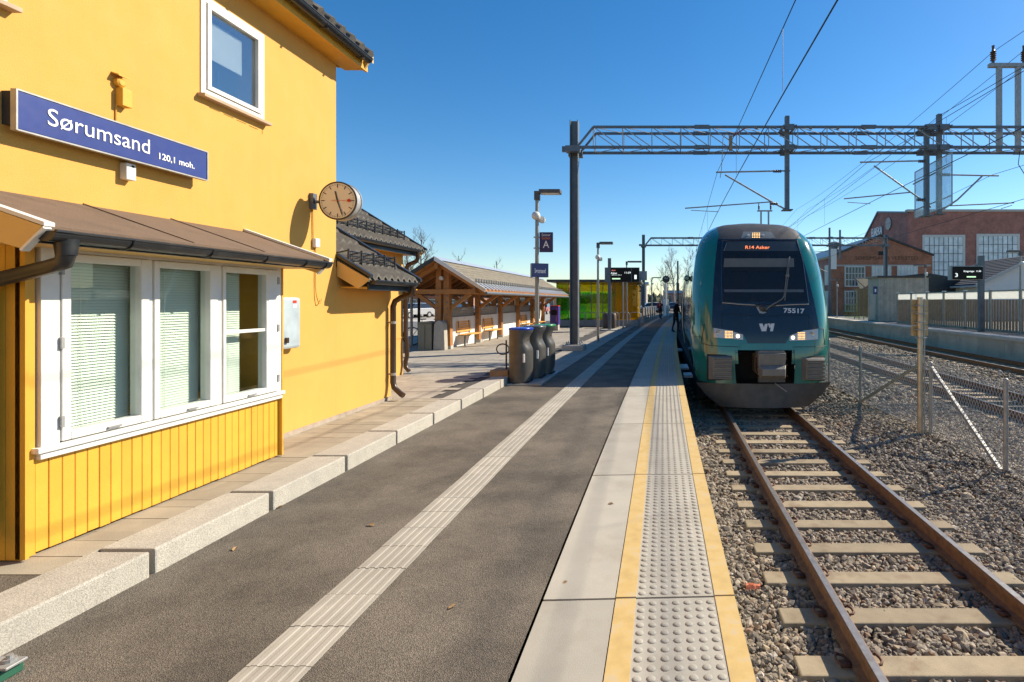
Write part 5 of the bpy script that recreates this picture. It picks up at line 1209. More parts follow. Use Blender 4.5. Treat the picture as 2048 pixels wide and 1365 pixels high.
# rounded stone at the canopy end, cabinet, benches
st_ = AY(880, 696, 18.3); b = MB(); pts = [(-.20,0),(.20,0),(.17,.85)] + [(.17*math.cos(a), .85+.17*math.sin(a)) for a in [math.pi*k/8 for k in range(1,8)]] + [(-.17,.85)]
b.prism([(st_.x+u,18.2,.0+v) for u, v in pts], (0,.30,0)); single('stone_marker', b, M_granite, 'upright rounded pale stone at the foot of the canopy gable post', 'stone', (st_.x,18.3,0), bevel=.02)
b0 = AY(841,696,18.4); b1 = AY(868,647,18.4); cabn = thing('waste_cabinet', 'grey-green waste cabinet beside the canopy end', 'cabinet', (b0.x,18.4,0))
M_cab = mat('cabinet_green_grey', (.21,.20,.15), .5, .2, var=.06)
part('body', MB().box(b0.x,b1.x,18.2,18.75,.0,b1.z), M_cab, cabn, bevel=.01); part('lid', MB().prism([(b0.x-.02,18.17,b1.z+.005),(b1.x+.02,18.17,b1.z+.005),(b1.x-.05,18.17,b1.z+.05),((b0.x+b1.x)/2,18.17,b1.z+.07),(b0.x+.05,18.17,b1.z+.05)], (0,.6,0)), M_cab, cabn); part('door_seam', MB().box((b0.x+b1.x)/2,(b0.x+b1.x)/2+.012,18.19,18.197,.05,b1.z-.05), M_joint, cabn)
def bench(d, lab):
    t = thing('bench', lab, 'bench', (XR+.45, d, 0), 'slatted benches along the white canopy wall')
    for i in range(5): part('seat_slat', MB().box(XR+.16+i*.085,XR+.225+i*.085,d-.75,d+.75,.43,.46), M_slat, t)
    for i in range(5):
        z = .53+i*.085; part('back_slat', MB().box(XR+.115-.012*i,XR+.14-.012*i,d-.75,d+.75,z,z+.065), M_slat, t)
    for s in (-.55,.55): part('leg', MB().bar((XR+.35,d+s,0),(XR+.35,d+s,.43),.05).bar((XR+.10,d+s,.42),(XR+.55,d+s,.42),.04).bar((XR+.14,d+s,.42),(XR+.09,d+s,.95),.03), M_steel, t)
M_slat = mat('bench_timber', (.74,.40,.11), .5, var=.12, vs=8, rand=.06)
for d, lab in ((20.4,'yellow timber bench on the white canopy wall, nearest to the gable'), (23.3,'yellow timber bench on the canopy wall, second from the gable'), (29.4,'yellow timber bench on the canopy wall, third from the gable'), (32.3,'yellow timber bench on the canopy wall, farthest from the gable')): bench(d, lab)
# bicycle against posts by the annex corner
bc = G(822, 690, .05); t = thing('bicycle', 'dark bicycle parked between the house corner and the grey cabinet', 'bicycle', (bc.x, bc.y, 0))
def wheel3(c): 
    w = MB().tube([c+Vector((.33*math.cos(a), .05*math.cos(a), .33*math.sin(a))) for a in [2*math.pi*k/28 for k in range(29)]], .022, 6, cap=False); o = part('wheel', w, M_under, t)
    q = MB()
    for k in range(12):
        a = math.pi*2*k/12; q.tube([c, c+Vector((.32*math.cos(a), .05*math.cos(a), .32*math.sin(a)))], .002, 4)
    part('spokes', q, M_metal, o, kind='stuff')
w1 = Vector((bc.x, bc.y+.1, .36)); w2_ = w1+Vector((1.02,.15,0)); wheel3(w1); wheel3(w2_)
sd_ = w1+Vector((.36,.05,.50)); bbk = w1+Vector((.43,.06,-.03)); hd = w1+Vector((.86,.13,.48))
part('frame', MB().tube([w1,sd_],.012,6).tube([sd_,bbk],.016,6).tube([bbk,w1],.012,6).tube([sd_,hd],.016,6).tube([bbk,hd],.018,6).tube([hd+Vector((0,0,.08)),w2_],.014,6), mat('bike_grey', (.35,.35,.36), .3, .5), t); part('saddle', MB().prism([sd_+Vector((-.14,-.06,.12)),sd_+Vector((-.14,.06,.12)),sd_+Vector((.14,.02,.13)),sd_+Vector((.14,-.02,.13))],(0,0,.04)).tube([sd_,sd_+Vector((-.02,0,.13))],.013,6), M_black, t)
part('handlebar', MB().tube([hd+Vector((.02,-.28,.16)),hd+Vector((.05,0,.14)),hd+Vector((.02,.28,.16))],.014,6), M_black, t)
for i, (px, hh) in enumerate(((812,2.3),(818,2.4),(828,2.35))):
    x = AY(px,0,19.6).x; single('tree_stake', MB().tube([(x,19.6+.2*i,0),(x,19.6+.2*i,hh)], .05, 8).box(x-.06,x+.06,19.53+.2*i,19.67+.2*i,hh-.3,hh-.22), M_pole if i == 1 else M_under, 'upright stake behind the bicycle by the house corner, %s' % ('left', 'pale middle one', 'right')[i], 'stake', (x,19.6+.2*i,0), 'stakes behind the bicycle', smooth=50)
# blue ticket column and handrail
q = AY(1109, 655, 30.5); t = thing('ticket_machine', 'dark blue ticket machine with red top at the far canopy end', 'ticket machine', (q.x,30.5,0)); a, b = AY(1101,640,30.5), AY(1118,613,30.5)
part('body', MB().box(a.x,b.x,30.3,30.9,.35,b.z), mat('machine_blue', (.05,.04,.22), .4), t, bevel=.02); part('cap', MB().box(a.x,b.x,30.28,30.9,b.z,b.z+.05), M_red, t); part('plinth', MB().box(a.x+.03,b.x-.03,30.35,30.85,0,.35), M_conc, t); part('screen', MB().box(a.x+.08,b.x-.08,30.28,30.296,b.z-.5,b.z-.2), MATS['screen_black'], t)
part('stripe', MB().box(b.x-.14,b.x-.06,30.28,30.296,.5,b.z-.1), mat('machine_magenta', (.4,.06,.25), .4), t)

# ================================================================== GREEN GLASS SHELTER
GD = 36.0; gl, gr = AY(1112,0,GD).x, AY(1284,0,41.5).x
sh_ = thing('glass_shelter', 'flat roofed waiting shelter with green and yellow glass panes', 'shelter', (gl, GD, 0))
zt = AY(0,562,GD).z
part('roof', MB().box(gl-.5, gr+.1, GD-.6, 41.6, zt-.10, zt+.06), M_black, sh_); part('plinth', MB().box(gl, gr-.1, GD, 41.2, -.02, .42), M_conc, sh_)
M_gg = glass('green_glass', (.38,.80,.20), .05, 0, .10, (.14,.46,.06)); M_yg = glass('yellow_glass', (.92,.70,.06), .03, 0, .30, (.75,.52,.01)); M_lg = glass('lime_glass', (.70,.86,.18), .03, 0, .22, (.45,.60,.05))
npn = 7; xs_ = [gl+.05 + (gr-gl-.2)*i/npn for i in range(npn+1)]
for i in range(npn):
    m = M_gg if i < 3 else (M_lg if i < 5 else M_yg)
    part('pane', MB().box(xs_[i]+.02, xs_[i+1]-.02, GD+.03, GD+.045, .44, zt-.75 if i < 5 else zt-.12), m, sh_)
    part('pane', MB().box(xs_[i]+.02, xs_[i+1]-.02, GD+.03, GD+.045, zt-.73, zt-.12), M_yg if i < 5 else M_lg, sh_) if i < 5 else None
    part('mullion', MB().box(xs_[i]-.02, xs_[i]+.02, GD, GD+.08, .40, zt-.1), M_steel, sh_)
for k in range(3):
    y0 = GD+.1+k*1.7; part('pane', MB().box(gr-.14, gr-.125, y0, y0+1.62, .44, zt-.12), M_yg, sh_)
part('back_pane', MB().box(gl+.1, xs_[4], 41.0, 41.02, .42, zt-.1), M_lg, sh_); part('back_wall', MB().box(xs_[4], gr-.2, 41.0, 41.1, .42, zt-.1), mat('ochre_wall', (.62,.36,.05), .7, var=.1), sh_)
part('inner_screen', MB().box(xs_[5]+.1, xs_[5]+1.0, GD+1.2, GD+1.3, .42, 1.9), mat('orange_panel', (.60,.25,.02), .5), sh_)
part('left_pane', MB().box(gl, gl+.015, GD+.1, 41, .44, zt-.12), M_gg, sh_)
rl = thing('hand_rail', 'row of pale steel hand rails before the glass shelter', 'railing', (gl+2,GD-1,0))
for i in range(6):
    x = AY(1150+i*22,0,GD-1).x; part('rail_hoop', MB().tube([(x,GD-1,0),(x,GD-1,.9),(x+.05,GD-1,.95),(x+.6,GD-1,.95),(x+.65,GD-1,.9),(x+.65,GD-1,0)], .022, 6), M_metal, rl, smooth=50)
for i, px in enumerate((1213, 1225)):
    x = AY(px,0,33.5).x; single('litter_bin', MB().lathe((x,33.5,0), [(.22,0),(.24,.05),(.24,.85),(.20,.92),(.10,.95)], 16), mat('brown_bin', (.10,.075,.06), .5), 'round brown litter bin before the glass shelter, %s one' % ('left','right')[i], 'bin', (x,33.5,0), 'litter bins at the shelter', smooth=50)
fn = thing('low_fence', 'grey low fence panels beyond the glass shelter', 'fence', (AY(1285,0,42).x,42,0))
for i in range(6):
    y = 42+i*2.6; x = AY(1286,0,42).x+ (cv(y)-cv(42)); part('fence_panel', MB().box(x-.05,x+.05,y,y+2.5,.1,1.15), MATS['grey_siding'], fn)

# ================================================================== OPPOSITE PLATFORM, SHELTER, FENCE
XP = 15.2; ZP = .08
def xp(d): return XP + cv(d)*.75
PDS = [10, 14, 18, 22, 26, 30, 34, 38, 42, 46, 50, 56, 62, 70, 80, 95, 120]
mb = strip(MB(), lambda d: xp(d)+.5, lambda d: 19.5+cv(d), lambda d: ZP-.01, PDS); p2 = struct('opposite_platform', mb, M_asph2)
part('edge_coping', strip(MB(), lambda d: xp(d)-.08, lambda d: xp(d)+.9, lambda d: ZP, PDS), mat('pale_coping', (.56,.50,.42), .85, var=.08, vs=2), p2)
mb = MB()
for a, b in zip(PDS[:-1], PDS[1:]): mb.face([(xp(a)-.08,a,ZP),(xp(a)-.08,a,ZP-.14),(xp(b)-.08,b,ZP-.14),(xp(b)-.08,b,ZP)])
part('coping_face', mb, MATS['pale_coping'], p2)
M_wallc = mat('platform_wall_concrete', (.55,.47,.37), .85, var=.1, vs=1.5, fine=.1, fs=120, stain=(.22,.19,.16), st=.5, sts=1.1, rand=.08)
d = 12.0
while d < 70:
    part('wall_panel', MB().hexa([(xp(d),d,-1.02),(xp(d)+.12,d,-1.02),(xp(d+2.0)+.12,d+1.98,-1.02),(xp(d+2.0),d+1.98,-1.02),(xp(d),d,ZP-.145),(xp(d)+.12,d,ZP-.145),(xp(d+2.0)+.12,d+1.98,ZP-.145),(xp(d+2.0),d+1.98,ZP-.145)]), M_wallc, p2); d += 2.0
mb = MB(); 
for a, b in zip(PDS[:-1], PDS[1:]): mb.face([(xp(a)+.06,a,ZP-.15),(xp(a)+.06,a,-1.02),(xp(b)+.06,b,-1.02),(xp(b)+.06,b,ZP-.15)])
part('wall_core', mb, M_joint, p2)
FXP = 17.8; wf = thing('timber_fence', 'weathered timber slat fence with pale glass strip on the opposite platform', 'fence', (FXP, 33, ZP))
M_wslat = mat('weathered_slat', (.36,.245,.15), .85, var=.2, vs=6, stain=(.12,.09,.07), st=.5, sts=3)
M_frost = frosted('frosted_strip', (.86,.86,.82))
fps = [16.7, 19.1, 21.5, 23.9, 26.3, 28.7, 31.1, 33.4, 35.5, 37.7, 39.9]
for i, d in enumerate(fps):
    part('post', MB().box(FXP-.07,FXP+.07,d-.07,d+.07,ZP,2.27), M_pole, wf); part('post_cap', MB().box(FXP-.09,FXP+.09,d-.09,d+.09,2.272,2.33), M_white, wf)
    if i+1 < len(fps):
        e = fps[i+1]; sl = MB(); n = 18
        for k in range(n): y = d+.09+(e-d-.18)*k/n; sl.box(FXP-.015-.02*(k%2),FXP+.01-.02*(k%2),y,y+.085,ZP+.12,1.76)
        part('slats', sl, M_wslat, wf, kind='stuff'); part('bottom_board', MB().box(FXP-.045,FXP+.045,d+.07,e-.07,ZP,ZP+.12), M_pole, wf)
        part('glass_strip', MB().box(FXP-.01,FXP+.01,d+.08,e-.08,1.80,2.20), M_frost, wf); part('top_rail', MB().box(FXP-.04,FXP+.04,d+.07,e-.07,2.20,2.26), M_pole, wf)
SD = 42.5; x0, x1 = AY(1757,0,SD).x, AY(1857,0,SD).x; z1 = AY(0,556,SD).z
hut = thing('platform_hut', 'grey boarded hut with flat black roof on the opposite platform', 'hut', (x0,SD,ZP))
M_bd = mat('grey_boards', (.42,.37,.285), .8, var=.16, vs=3, rand=.10, stain=(.2,.18,.15), st=.5, sts=1.2)
part('core', MB().box(x0+.02,x1,SD+.02,44.7,ZP,z1), M_bd, hut); bwid = (x1-x0)/24; me_hb = MB().box(.006,bwid-.006,-.02,.018,0,z1-ZP).mesh('board', M_bd)
for i in range(24): piece('board', me_hb, hut, (x0+i*bwid, SD, ZP))
part('roof', MB().box(x0-.15,x1+.15,SD-.15,44.8,z1,z1+.16), M_black, hut); part('side_door', MB().box(x0-.02,x0+.015,SD+.5,SD+1.7,ZP+.05,2.3), M_wallc, hut)
part('wall_lamp', MB().box(x0+.5,x0+.55,SD-.12,SD-.02,z1-.35,z1-.27), M_white, hut)
q = AY(1749,580,SD-.5); t = sign_box('platform_plate', 'small navy plate with white symbol hanging beside the grey hut', q.x-.1, q.x+.22, SD-.5, q.z-.35, q.z+.25, M_navy); part('symbol', MB().box(q.x,q.x+.12,SD-.535,SD-.531,q.z-.18,q.z+.06), M_letter, t); part('arm', MB().box(q.x+.05,q.x+.09,SD-.5,SD+.02,q.z+.25,q.z+.28), M_steel, t)
gs = thing('glass_waiting_shelter', 'small glass shelter with slanted pale slat roof beside the grey hut', 'shelter', (17.3,47,ZP))
a, b = AY(1709,640,47), AY(1737,575,47)
M_clear = glass('clear_green_glass', (.72,.84,.72), .05)
for i in range(3): xx = a.x+(b.x-a.x)*i/3; part('pane', MB().box(xx+.02,xx+(b.x-a.x)/3-.02,47,47.02,ZP+.1,b.z-.1), M_clear, gs); part('frame_post', MB().box(xx-.03,xx+.02,46.98,47.04,ZP,b.z), M_steel, gs)
part('frame_post', MB().box(b.x-.03,b.x+.03,46.98,47.04,ZP,b.z), M_steel, gs)
part('back_panel', MB().box(a.x,b.x,49.4,49.45,ZP+.1,1.4), M_clear, gs)
for i in range(7):
    f = i/7; part('roof_slat', MB().prism([AY(1711+f*42,557,46.8), AY(1711+f*42+5,557,46.8), AY(1733+f*6+4,577-f*2,46.6)+Vector((0,1.5,0)), AY(1733+f*6,577-f*2,46.6)+Vector((0,1.5,0))], (0,.05,.04)), M_white, gs)
part('roof_frame', MB().bar(AY(1709,557,46.7),AY(1757,557,46.7),.06).bar(AY(1757,557,46.7),AY(1735,578,46.7),.06).bar(AY(1709,557,46.7),AY(1733,578,46.7),.06), M_steel, gs)
# departure board 3
dd = 28.2; x = AY(1962,0,dd).x; t = thing('departure_board', 'black electronic departure board of platform 3 on a grey post', 'display', (x,dd,ZP)); part('post', MB().box(x-.12,x+.12,dd-.12,dd+.12,ZP,AY(0,512,dd).z), M_steel, t)
a, b = AY(1906,559,dd-.3), AY(1965,534,dd-.3); part('screen', MB().box(a.x,b.x,dd-.34,dd-.26,a.z,b.z), MATS['screen_black'], t); part('case', MB().box(a.x-.06,b.x+.06,dd-.255,dd+.1,a.z-.03,b.z+.05), M_metal, t)
text('display_text', '3', M_led, t, frame(AY(1913,551,dd-.345),(1,0,0),(0,0,1)), .28, .14); text('display_text', 'Kongsvinger', M_led, t, frame(AY(1938,543,dd-.345),(1,0,0),(0,0,1)), .13, .55); text('display_text', '11:40', M_led, t, frame(AY(1957,543,dd-.345),(1,0,0),(0,0,1)), .12, .24)
part('status_bar', MB().box(AY(1926,0,dd).x,AY(1944,0,dd).x,dd-.346,dd-.342,AY(0,556,dd).z,AY(0,553.5,dd).z), M_gled, t)
for px, dq, top, lab in ((2041, 25.5, 505, 'lamp post on the opposite platform at the right picture edge'), (1851, 37.5, 532, 'lamp post on the opposite platform in front of the grey hut'), (1674, 52, 560, 'lamp post on the opposite platform before the brick gable')):
    x = AY(px,0,dq).x; lamp_post(x, dq, AY(0,top,dq).z-ZP, lab, z0=ZP, arm=.8 if dq > 27 else .6, group='opposite platform lamp posts', flip=-1)

# ================================================================== BRICK BUILDINGS
MBR1 = brick('orange_brick', (.42,.145,.068), (.32,.10,.05), (.36,.23,.15), 'y'); MBR2 = brick('dark_red_brick', (.42,.155,.11), (.32,.11,.082), (.38,.25,.19), 'y'); MBR2x = brick('dark_red_brick_side', (.36,.15,.12), (.29,.11,.09), (.32,.22,.19), 'x'); MBR1x = brick('orange_brick_side', (.33,.115,.05), (.25,.075,.035), (.24,.15,.10), 'x')
M_pane = mat('pale_pane', (.72,.77,.75), .15, var=.2, vs=1.3, rand=.12); M_dpane = mat('dark_pane', (.07,.09,.10), .06, var=.3, vs=.6, rand=.2); M_fr = mat('window_frame_white', (.62,.60,.54), .6, var=.05)
def grid_window(parent, x0, x1, z0, z1, Y, nx, nz, m, fw=.12, panes=True, muntin=.05, mm=None):
    f = MB().box(x0-fw,x0,Y-.06,Y+.05,z0-fw,z1+fw).box(x1,x1+fw,Y-.06,Y+.05,z0-fw,z1+fw).box(x0,x1,Y-.06,Y+.05,z1,z1+fw).box(x0,x1,Y-.06,Y+.05,z0-fw,z0)
    w = part('window', f, M_fr, parent); q = MB()
    for i in range(1,nx): x = x0+(x1-x0)*i/nx; q.box(x-muntin/2,x+muntin/2,Y-.05,Y-.01,z0,z1)
    for k in range(1,nz): z = z0+(z1-z0)*k/nz; q.box(x0,x1,Y-.055,Y-.012,z-muntin/2,z+muntin/2)
    part('muntins', q, mm or M_fr, w)
    if panes:
        me = MB().box(0,(x1-x0)/nx,0,.02,0,(z1-z0)/nz).mesh('pane', m)
        for i in range(nx):
            for k in range(nz): 
                o = piece('pane', me, w, (x0+(x1-x0)*i/nx, Y, z0+(z1-z0)*k/nz)); o.rotation_euler.z = rnd.uniform(-.012,.012)
    else: part('pane', MB().box(x0,x1,Y,Y+.02,z0,z1), m, w)
BD = 62.0; f1 = lambda px, py: AY(px, py, BD)
b1_ = thing('brick_workshop', 'orange brick workshop with low gable and white grid windows', 'building', (f1(1665,0).x, BD, 0))
pl, pr2, pa = f1(1665,515), f1(1865,512), f1(1760,473)
part('wall', MB().prism([(pl.x,BD,-.02),(pr2.x,BD,-.02),(pr2.x,BD,pr2.z),(pa.x,BD,pa.z),(pl.x,BD,pl.z)], (0,.4,0)), MBR1, b1_)
part('side_wall', MB().box(pl.x,pl.x+.4,BD+.4,110,-.02,pl.z-.02), MBR2x, b1_)
part('roof', MB().prism([(pl.x-.25,BD-.15,pl.z-.02),(pa.x,BD-.15,pa.z+.03),(pr2.x+.1,BD-.15,pr2.z-.02),(pr2.x+.1,BD-.15,pr2.z+.20),(pa.x,BD-.15,pa.z+.25),(pl.x-.25,BD-.15,pl.z+.2)], (0,50,0)), M_black, b1_)
for (xa,xb,ya,yb,nx,nz,m) in ((1691,1728,535,572,6,3,M_dpane),(1745,1780,534,560,6,2,M_pane),(1796,1833,533,552,6,2,M_pane),(1691,1712,584,622,4,3,M_dpane)):
    a, b = f1(xa,yb), f1(xb,ya); grid_window(b1_, a.x, b.x, a.z, b.z, BD-.03, nx, nz, m, .12, False, .07)
a, b = f1(1668,532), f1(1862,530); part('string_course', MB().box(a.x,b.x,BD-.05,BD+.01,a.z-.06,a.z+.12), M_conc, b1_)
text('faded_lettering', 'SØRUMSAND VERKSTED', mat('faded_dark_letter', (.12,.06,.035), .9), b1_, frame((f1(1773,517).x,BD-.02,f1(0,517).z),(1,0,0),(0,0,1)), .6, f1(1836,0).x-f1(1711,0).x)
part('attic_vent', MB().box(f1(1757,0).x,f1(1767,0).x,BD-.06,BD+.02,f1(0,511).z,f1(0,503).z), M_dark, b1_)
for i in range(5): y = BD+1.5+i*3.2; part('side_window', MB().box(pl.x-.05,pl.x+.02,y,y+1.3,3.6,6.0).box(pl.x-.05,pl.x+.02,y,y+1.3,.3,2.9), M_fr, b1_)
part('roof_vent', MB().lathe((f1(1703,0).x,BD+6,f1(1703,500).z+.6), [(.5,0),(.5,.4),(.8,.5),(.8,.8),(.3,1.0)], 12), M_steel, b1_)
BD2 = 80.0; f2 = lambda px, py: AY(px, py, BD2); b2_ = thing('brick_hall', 'tall dark red brick factory hall with large grid windows', 'building', (f2(1815,0).x,BD2,0))
xl = f2(1815,0).x; zt2 = f2(0,424).z; xr2 = xl+40
part('wall', MB().box(xl+.303,xr2,BD2+.004,BD2+.5,-.02,zt2), MBR2, b2_)
part('gable_wall', MB().prism([(xl,BD2,-.02),(xl,104,-.02),(xl,104,8.5),(xl,99,f2(0,0).z*0+11.4),(xl,90.7,16.7),(xl,BD2,zt2-.2)], (.3,0,0)), MBR2x, b2_)
part('parapet', MB().box(xl-.1,xr2,BD2-.15,BD2+.6,zt2,zt2+.35), M_ytrim if False else mat('pale_parapet', (.48,.44,.38), .8), b2_)
part('roof_edge', MB().bar((xl-.05,BD2,zt2-.1),(xl-.05,90.7,16.8),.3).bar((xl-.05,90.7,16.8),(xl-.05,99,11.5),.3), M_steel, b2_)
part('roof', MB().prism([(xl+.3,BD2+.5,zt2),(xl+.3,90.7,16.7),(xl+.3,99,11.4),(xl+.3,104,8.5),(xl+.3,104,8.0),(xl+.3,BD2+.5,8.0)], (39,0,0)), M_black, b2_)
for (xa,xb,ya,yb) in ((1849,1925,475,590),(1957,2034,473,590),(2064,2140,471,590)):
    a, b = f2(xa,yb), f2(xb,ya); grid_window(b2_, a.x, b.x, a.z, b.z, BD2-.05, 8, 7, M_pane, .35, True, .07, M_steel)
el = thing('rooftop_sign', 'white block letters on the shaded side gable of the brick hall', 'sign', (xl-.2,87,11))
pA, pB = AX(1744,475,xl-.15), AX(1764,462,xl-.15)
text('lettering', 'EUREKA', M_letter, el, frame((xl-.2,(pA.y+pB.y)/2,AX(1754,465,xl).z),(0,-1,0),(0,0,1)), 1.9, abs(pA.y-pB.y)*1.05, .05, .03)
p = AX(1776,448,xl-.2); part('backing', MB().box(xl-.12,xl-.02,min(pA.y,pB.y)-.2,max(pA.y,pB.y)+.2,AX(1754,474,xl).z,AX(1754,456,xl).z), M_steel, el)
single('wall_emblem', MB().lathe((p.x,p.y,p.z), [(1.0,0),(1.0,.12)], 20, 'x'), M_metal, 'round pale emblem on the side gable of the brick hall', 'emblem', p)
# white house with dark roof
HD = 48.0; HX = AY(1947,0,HD).x; ez = AY(0,573,HD).z; hw = thing('white_house', 'white weatherboarded house with dark tiled roof behind the slat fence', 'house', (HX,HD,0))
part('gable_wall', MB().prism([(HX+.4,HD,0),(HX+11,HD,0),(HX+11,HD,ez),(HX+5.7,HD,ez+2.5),(HX+.4,HD,ez-.0)], (0,.2,0)), mat('white_weatherboard', (.66,.64,.61), .7, var=.05, vs=1), hw)
for k in range(16): zz = .4+k*.3; part('weatherboard', MB().box(HX+.4 + max(0,(zz-ez)*2.12),HX+11-max(0,(zz-ez)*2.12),HD-.025,HD-.002,zz,zz+.285), MATS['white_weatherboard'], hw)
part('side_wall', MB().box(HX+.4,HX+.6,HD+.2,57,0,ez-.1), mat('cream_wall', (.52,.46,.34), .7), hw)
part('roof', MB().prism([(HX,HD-.4,ez),(HX+5.7,HD-.4,ez+2.7),(HX+5.7,HD-.4,ez+2.85),(HX,HD-.4,ez+.14)], (0,8.8,0)).prism([(HX+5.7,HD-.4,ez+2.7),(HX+11.4,HD-.4,ez),(HX+11.4,HD-.4,ez+.14),(HX+5.7,HD-.4,ez+2.85)], (0,8.8,0)), mat('dark_tile_roof', (.02,.024,.032), .7, var=.15, vs=2), hw)
tr = MB()
for k in range(15): x = HX+.05+k*.38; tr.box(x,x+.34,HD-.38,HD+8.38,ez+.145+k*.18,ez+.165+k*.18+.02) if False else tr.prism([(x,HD-.38,ez+.15+(x-HX)*.4737),(x+.37,HD-.38,ez+.15+(x+.37-HX)*.4737),(x+.37,HD-.38,ez+.16+(x+.37-HX)*.4737),(x,HD-.38,ez+.20+(x-HX)*.4737)], (0,8.76,0))
part('roof_courses', tr, MATS['dark_tile_roof'], hw, kind='stuff'); part('barge_board', MB().prism([(HX-.05,HD-.45,ez-.1),(HX+5.7,HD-.45,ez+2.6),(HX+5.7,HD-.45,ez+2.9),(HX-.05,HD-.45,ez+.18)], (0,.05,0)), mat('grey_barge', (.40,.39,.37), .6), hw); part('gutter', MB().tube([(HX-.08,HD-.4,ez+.0),(HX-.08,HD+8.4,ez+.0)], .09, 8), MATS['grey_barge'], hw)
dk = thing('dark_shed', 'low dark roofed shed between the grey hut and the white house', 'shed', (24,56,0)); a, b = AY(1858,590,52), AY(1895,543,52)
part('wall', MB().box(a.x,b.x+.8,52,56,0,2.4), MATS['ochre_wall'], dk); part('roof', MB().prism([(a.x-.3,51.6,2.4),(b.x+1,51.6,2.4),(b.x+1,51.6,3.9),(a.x-.3,51.6,4.4)], (0,5,0)), M_black, dk)

# ================================================================== TOWN BEHIND: shops, cars, trees
def shop(x0, x1, d, h, wallm, roofm, lab, rh=1.6, nw=6):
    t = thing('shop_building', lab, 'building', ((x0+x1)/2,d,0)); part('wall', MB().box(x0,x1,d,d+12,-.03,h), wallm, t)
    part('roof', MB().prism([(x0-.5,d-.6,h),(x0-.5,d+6,h+rh),(x0-.5,d+12.6,h)], (x1-x0+1,0,0)), roofm, t)
    for i in range(nw):
        x = x0+(x1-x0)*(i+.2)/nw; w = part('window', MB().box(x,x+(x1-x0)/nw*.6,d-.06,d+.02,.5,h-.6), M_fr, t); part('pane', MB().box(x+.1,x+(x1-x0)/nw*.6-.1,d-.08,d-.062,.6,h-.7), M_dpane, w)
M_rroof = mat('red_tile_roof', (.30,.09,.05), .85, var=.2, vs=1); M_rend = mat('ochre_render', (.45,.30,.16), .85, var=.1, vs=.5)
shop(-52, -30, 84, 2.6, brick('shop_brick', (.33,.12,.06), (.25,.09,.05), (.3,.22,.17), 'y'), M_rroof, 'low brick shop with red roof behind the parked cars')
shop(-28, -16, 96, 2.8, M_rend, M_rroof, 'low ochre shop with red roof seen under the canopy', 1.5, 5)
shop(-12, -3.5, 150, 6.5, mat('pale_block', (.55,.48,.42), .8), M_black, 'distant pale apartment block beside the platform end', .8, 4)
shop(2, 22, 190, 4.5, brick('far_brick', (.30,.10,.06), (.24,.08,.05), (.3,.2,.15), 'y'), M_black, 'distant red brick house behind the bare birches', 1.2, 6)
def car(x, d, rgb, lab, rz=0.0, van=0):
    t = thing('parked_car', lab, 'car', (x, d, 0), 'cars parked beyond the plaza'); o = Vector((x,d,0)); c_, s_ = math.cos(rz), math.sin(rz)
    def P(a, b, z): return o + Vector((a*c_-b*s_, a*s_+b*c_, z))
    pm = mat('car_paint_%02d%02d%02d' % tuple(int(99*c) for c in rgb), rgb, .2, .2, var=.02, coat=.8)
    low = [(-2.1,.35),(-2.15,.62),(-2.05,.86),(-1.2,.95),(1.6,1.0),(2.05,.95),(2.15,.6),(2.1,.35)]; top = [(-1.15,.94),(-.45,1.42),(.2,1.48),(1.2,1.44),(1.85,.98)] if not van else [(-1.5,.94),(-1.0,1.6),(.2,1.75),(1.9,1.7),(2.0,.98)]
    def extr(pr, w0, w1): 
        m = MB(); n = len(pr); zs = [p[1] for p in pr]; zmin, zmax = min(zs), max(zs)
        w = [w0+(w1-w0)*(p[1]-zmin)/(zmax-zmin) for p in pr]; m.v = [tuple(P(p[0],-ww,p[1])) for p, ww in zip(pr,w)]+[tuple(P(p[0],ww,p[1])) for p, ww in zip(pr,w)]
        m.f = [list(range(n)), list(range(n,2*n))]+[[i,(i+1)%n,n+(i+1)%n,n+i] for i in range(n)]; m.m = [0]*len(m.f); return m
    part('body', extr(low,.86,.88), pm, t, bevel=.05); part('cabin', extr(top,.80,.62), M_sidewin, t, bevel=.04)
    part('roof', extr([(-.42,1.43),(.2,1.49),(1.15,1.45),(1.1,1.47),(.2,1.515),(-.38,1.455)] if not van else [(-1,1.62),(.2,1.76),(1.85,1.71),(1.8,1.75),(.2,1.80)],.66,.60), pm, t)
    for a in (-1.35,1.3):
        for b in (-.80,.80):
            w = part('wheel', MB().tube([P(a,b-.1,.32),P(a,b+.1,.32)], .32, 18), M_under, t); part('rim', MB().tube([P(a,b-.11,.32),P(a,b+.11,.32)], .19, 12), M_metal, w)
    for b in (-.62,.62): part('headlight', MB().hexa([P(-2.12,b-.16,.66),P(-2.12,b+.16,.66),P(-2.0,b+.16,.66),P(-2.0,b-.16,.66),P(-2.09,b-.16,.80),P(-2.09,b+.16,.80),P(-2.0,b+.16,.80),P(-2.0,b-.16,.80)]), MATS['lamp_chrome'], t); part('tail_light', MB().hexa([P(2.05,b-.12,.72),P(2.05,b+.12,.72),P(2.13,b+.12,.72),P(2.13,b-.12,.72),P(2.05,b-.12,.9),P(2.05,b+.12,.9),P(2.1,b+.12,.9),P(2.1,b-.12,.9)]), M_red, t)
def carpx(px, d, rgb, lab, rz): car((px-CX)*d/F, d, rgb, lab, rz)
r90 = math.pi/2
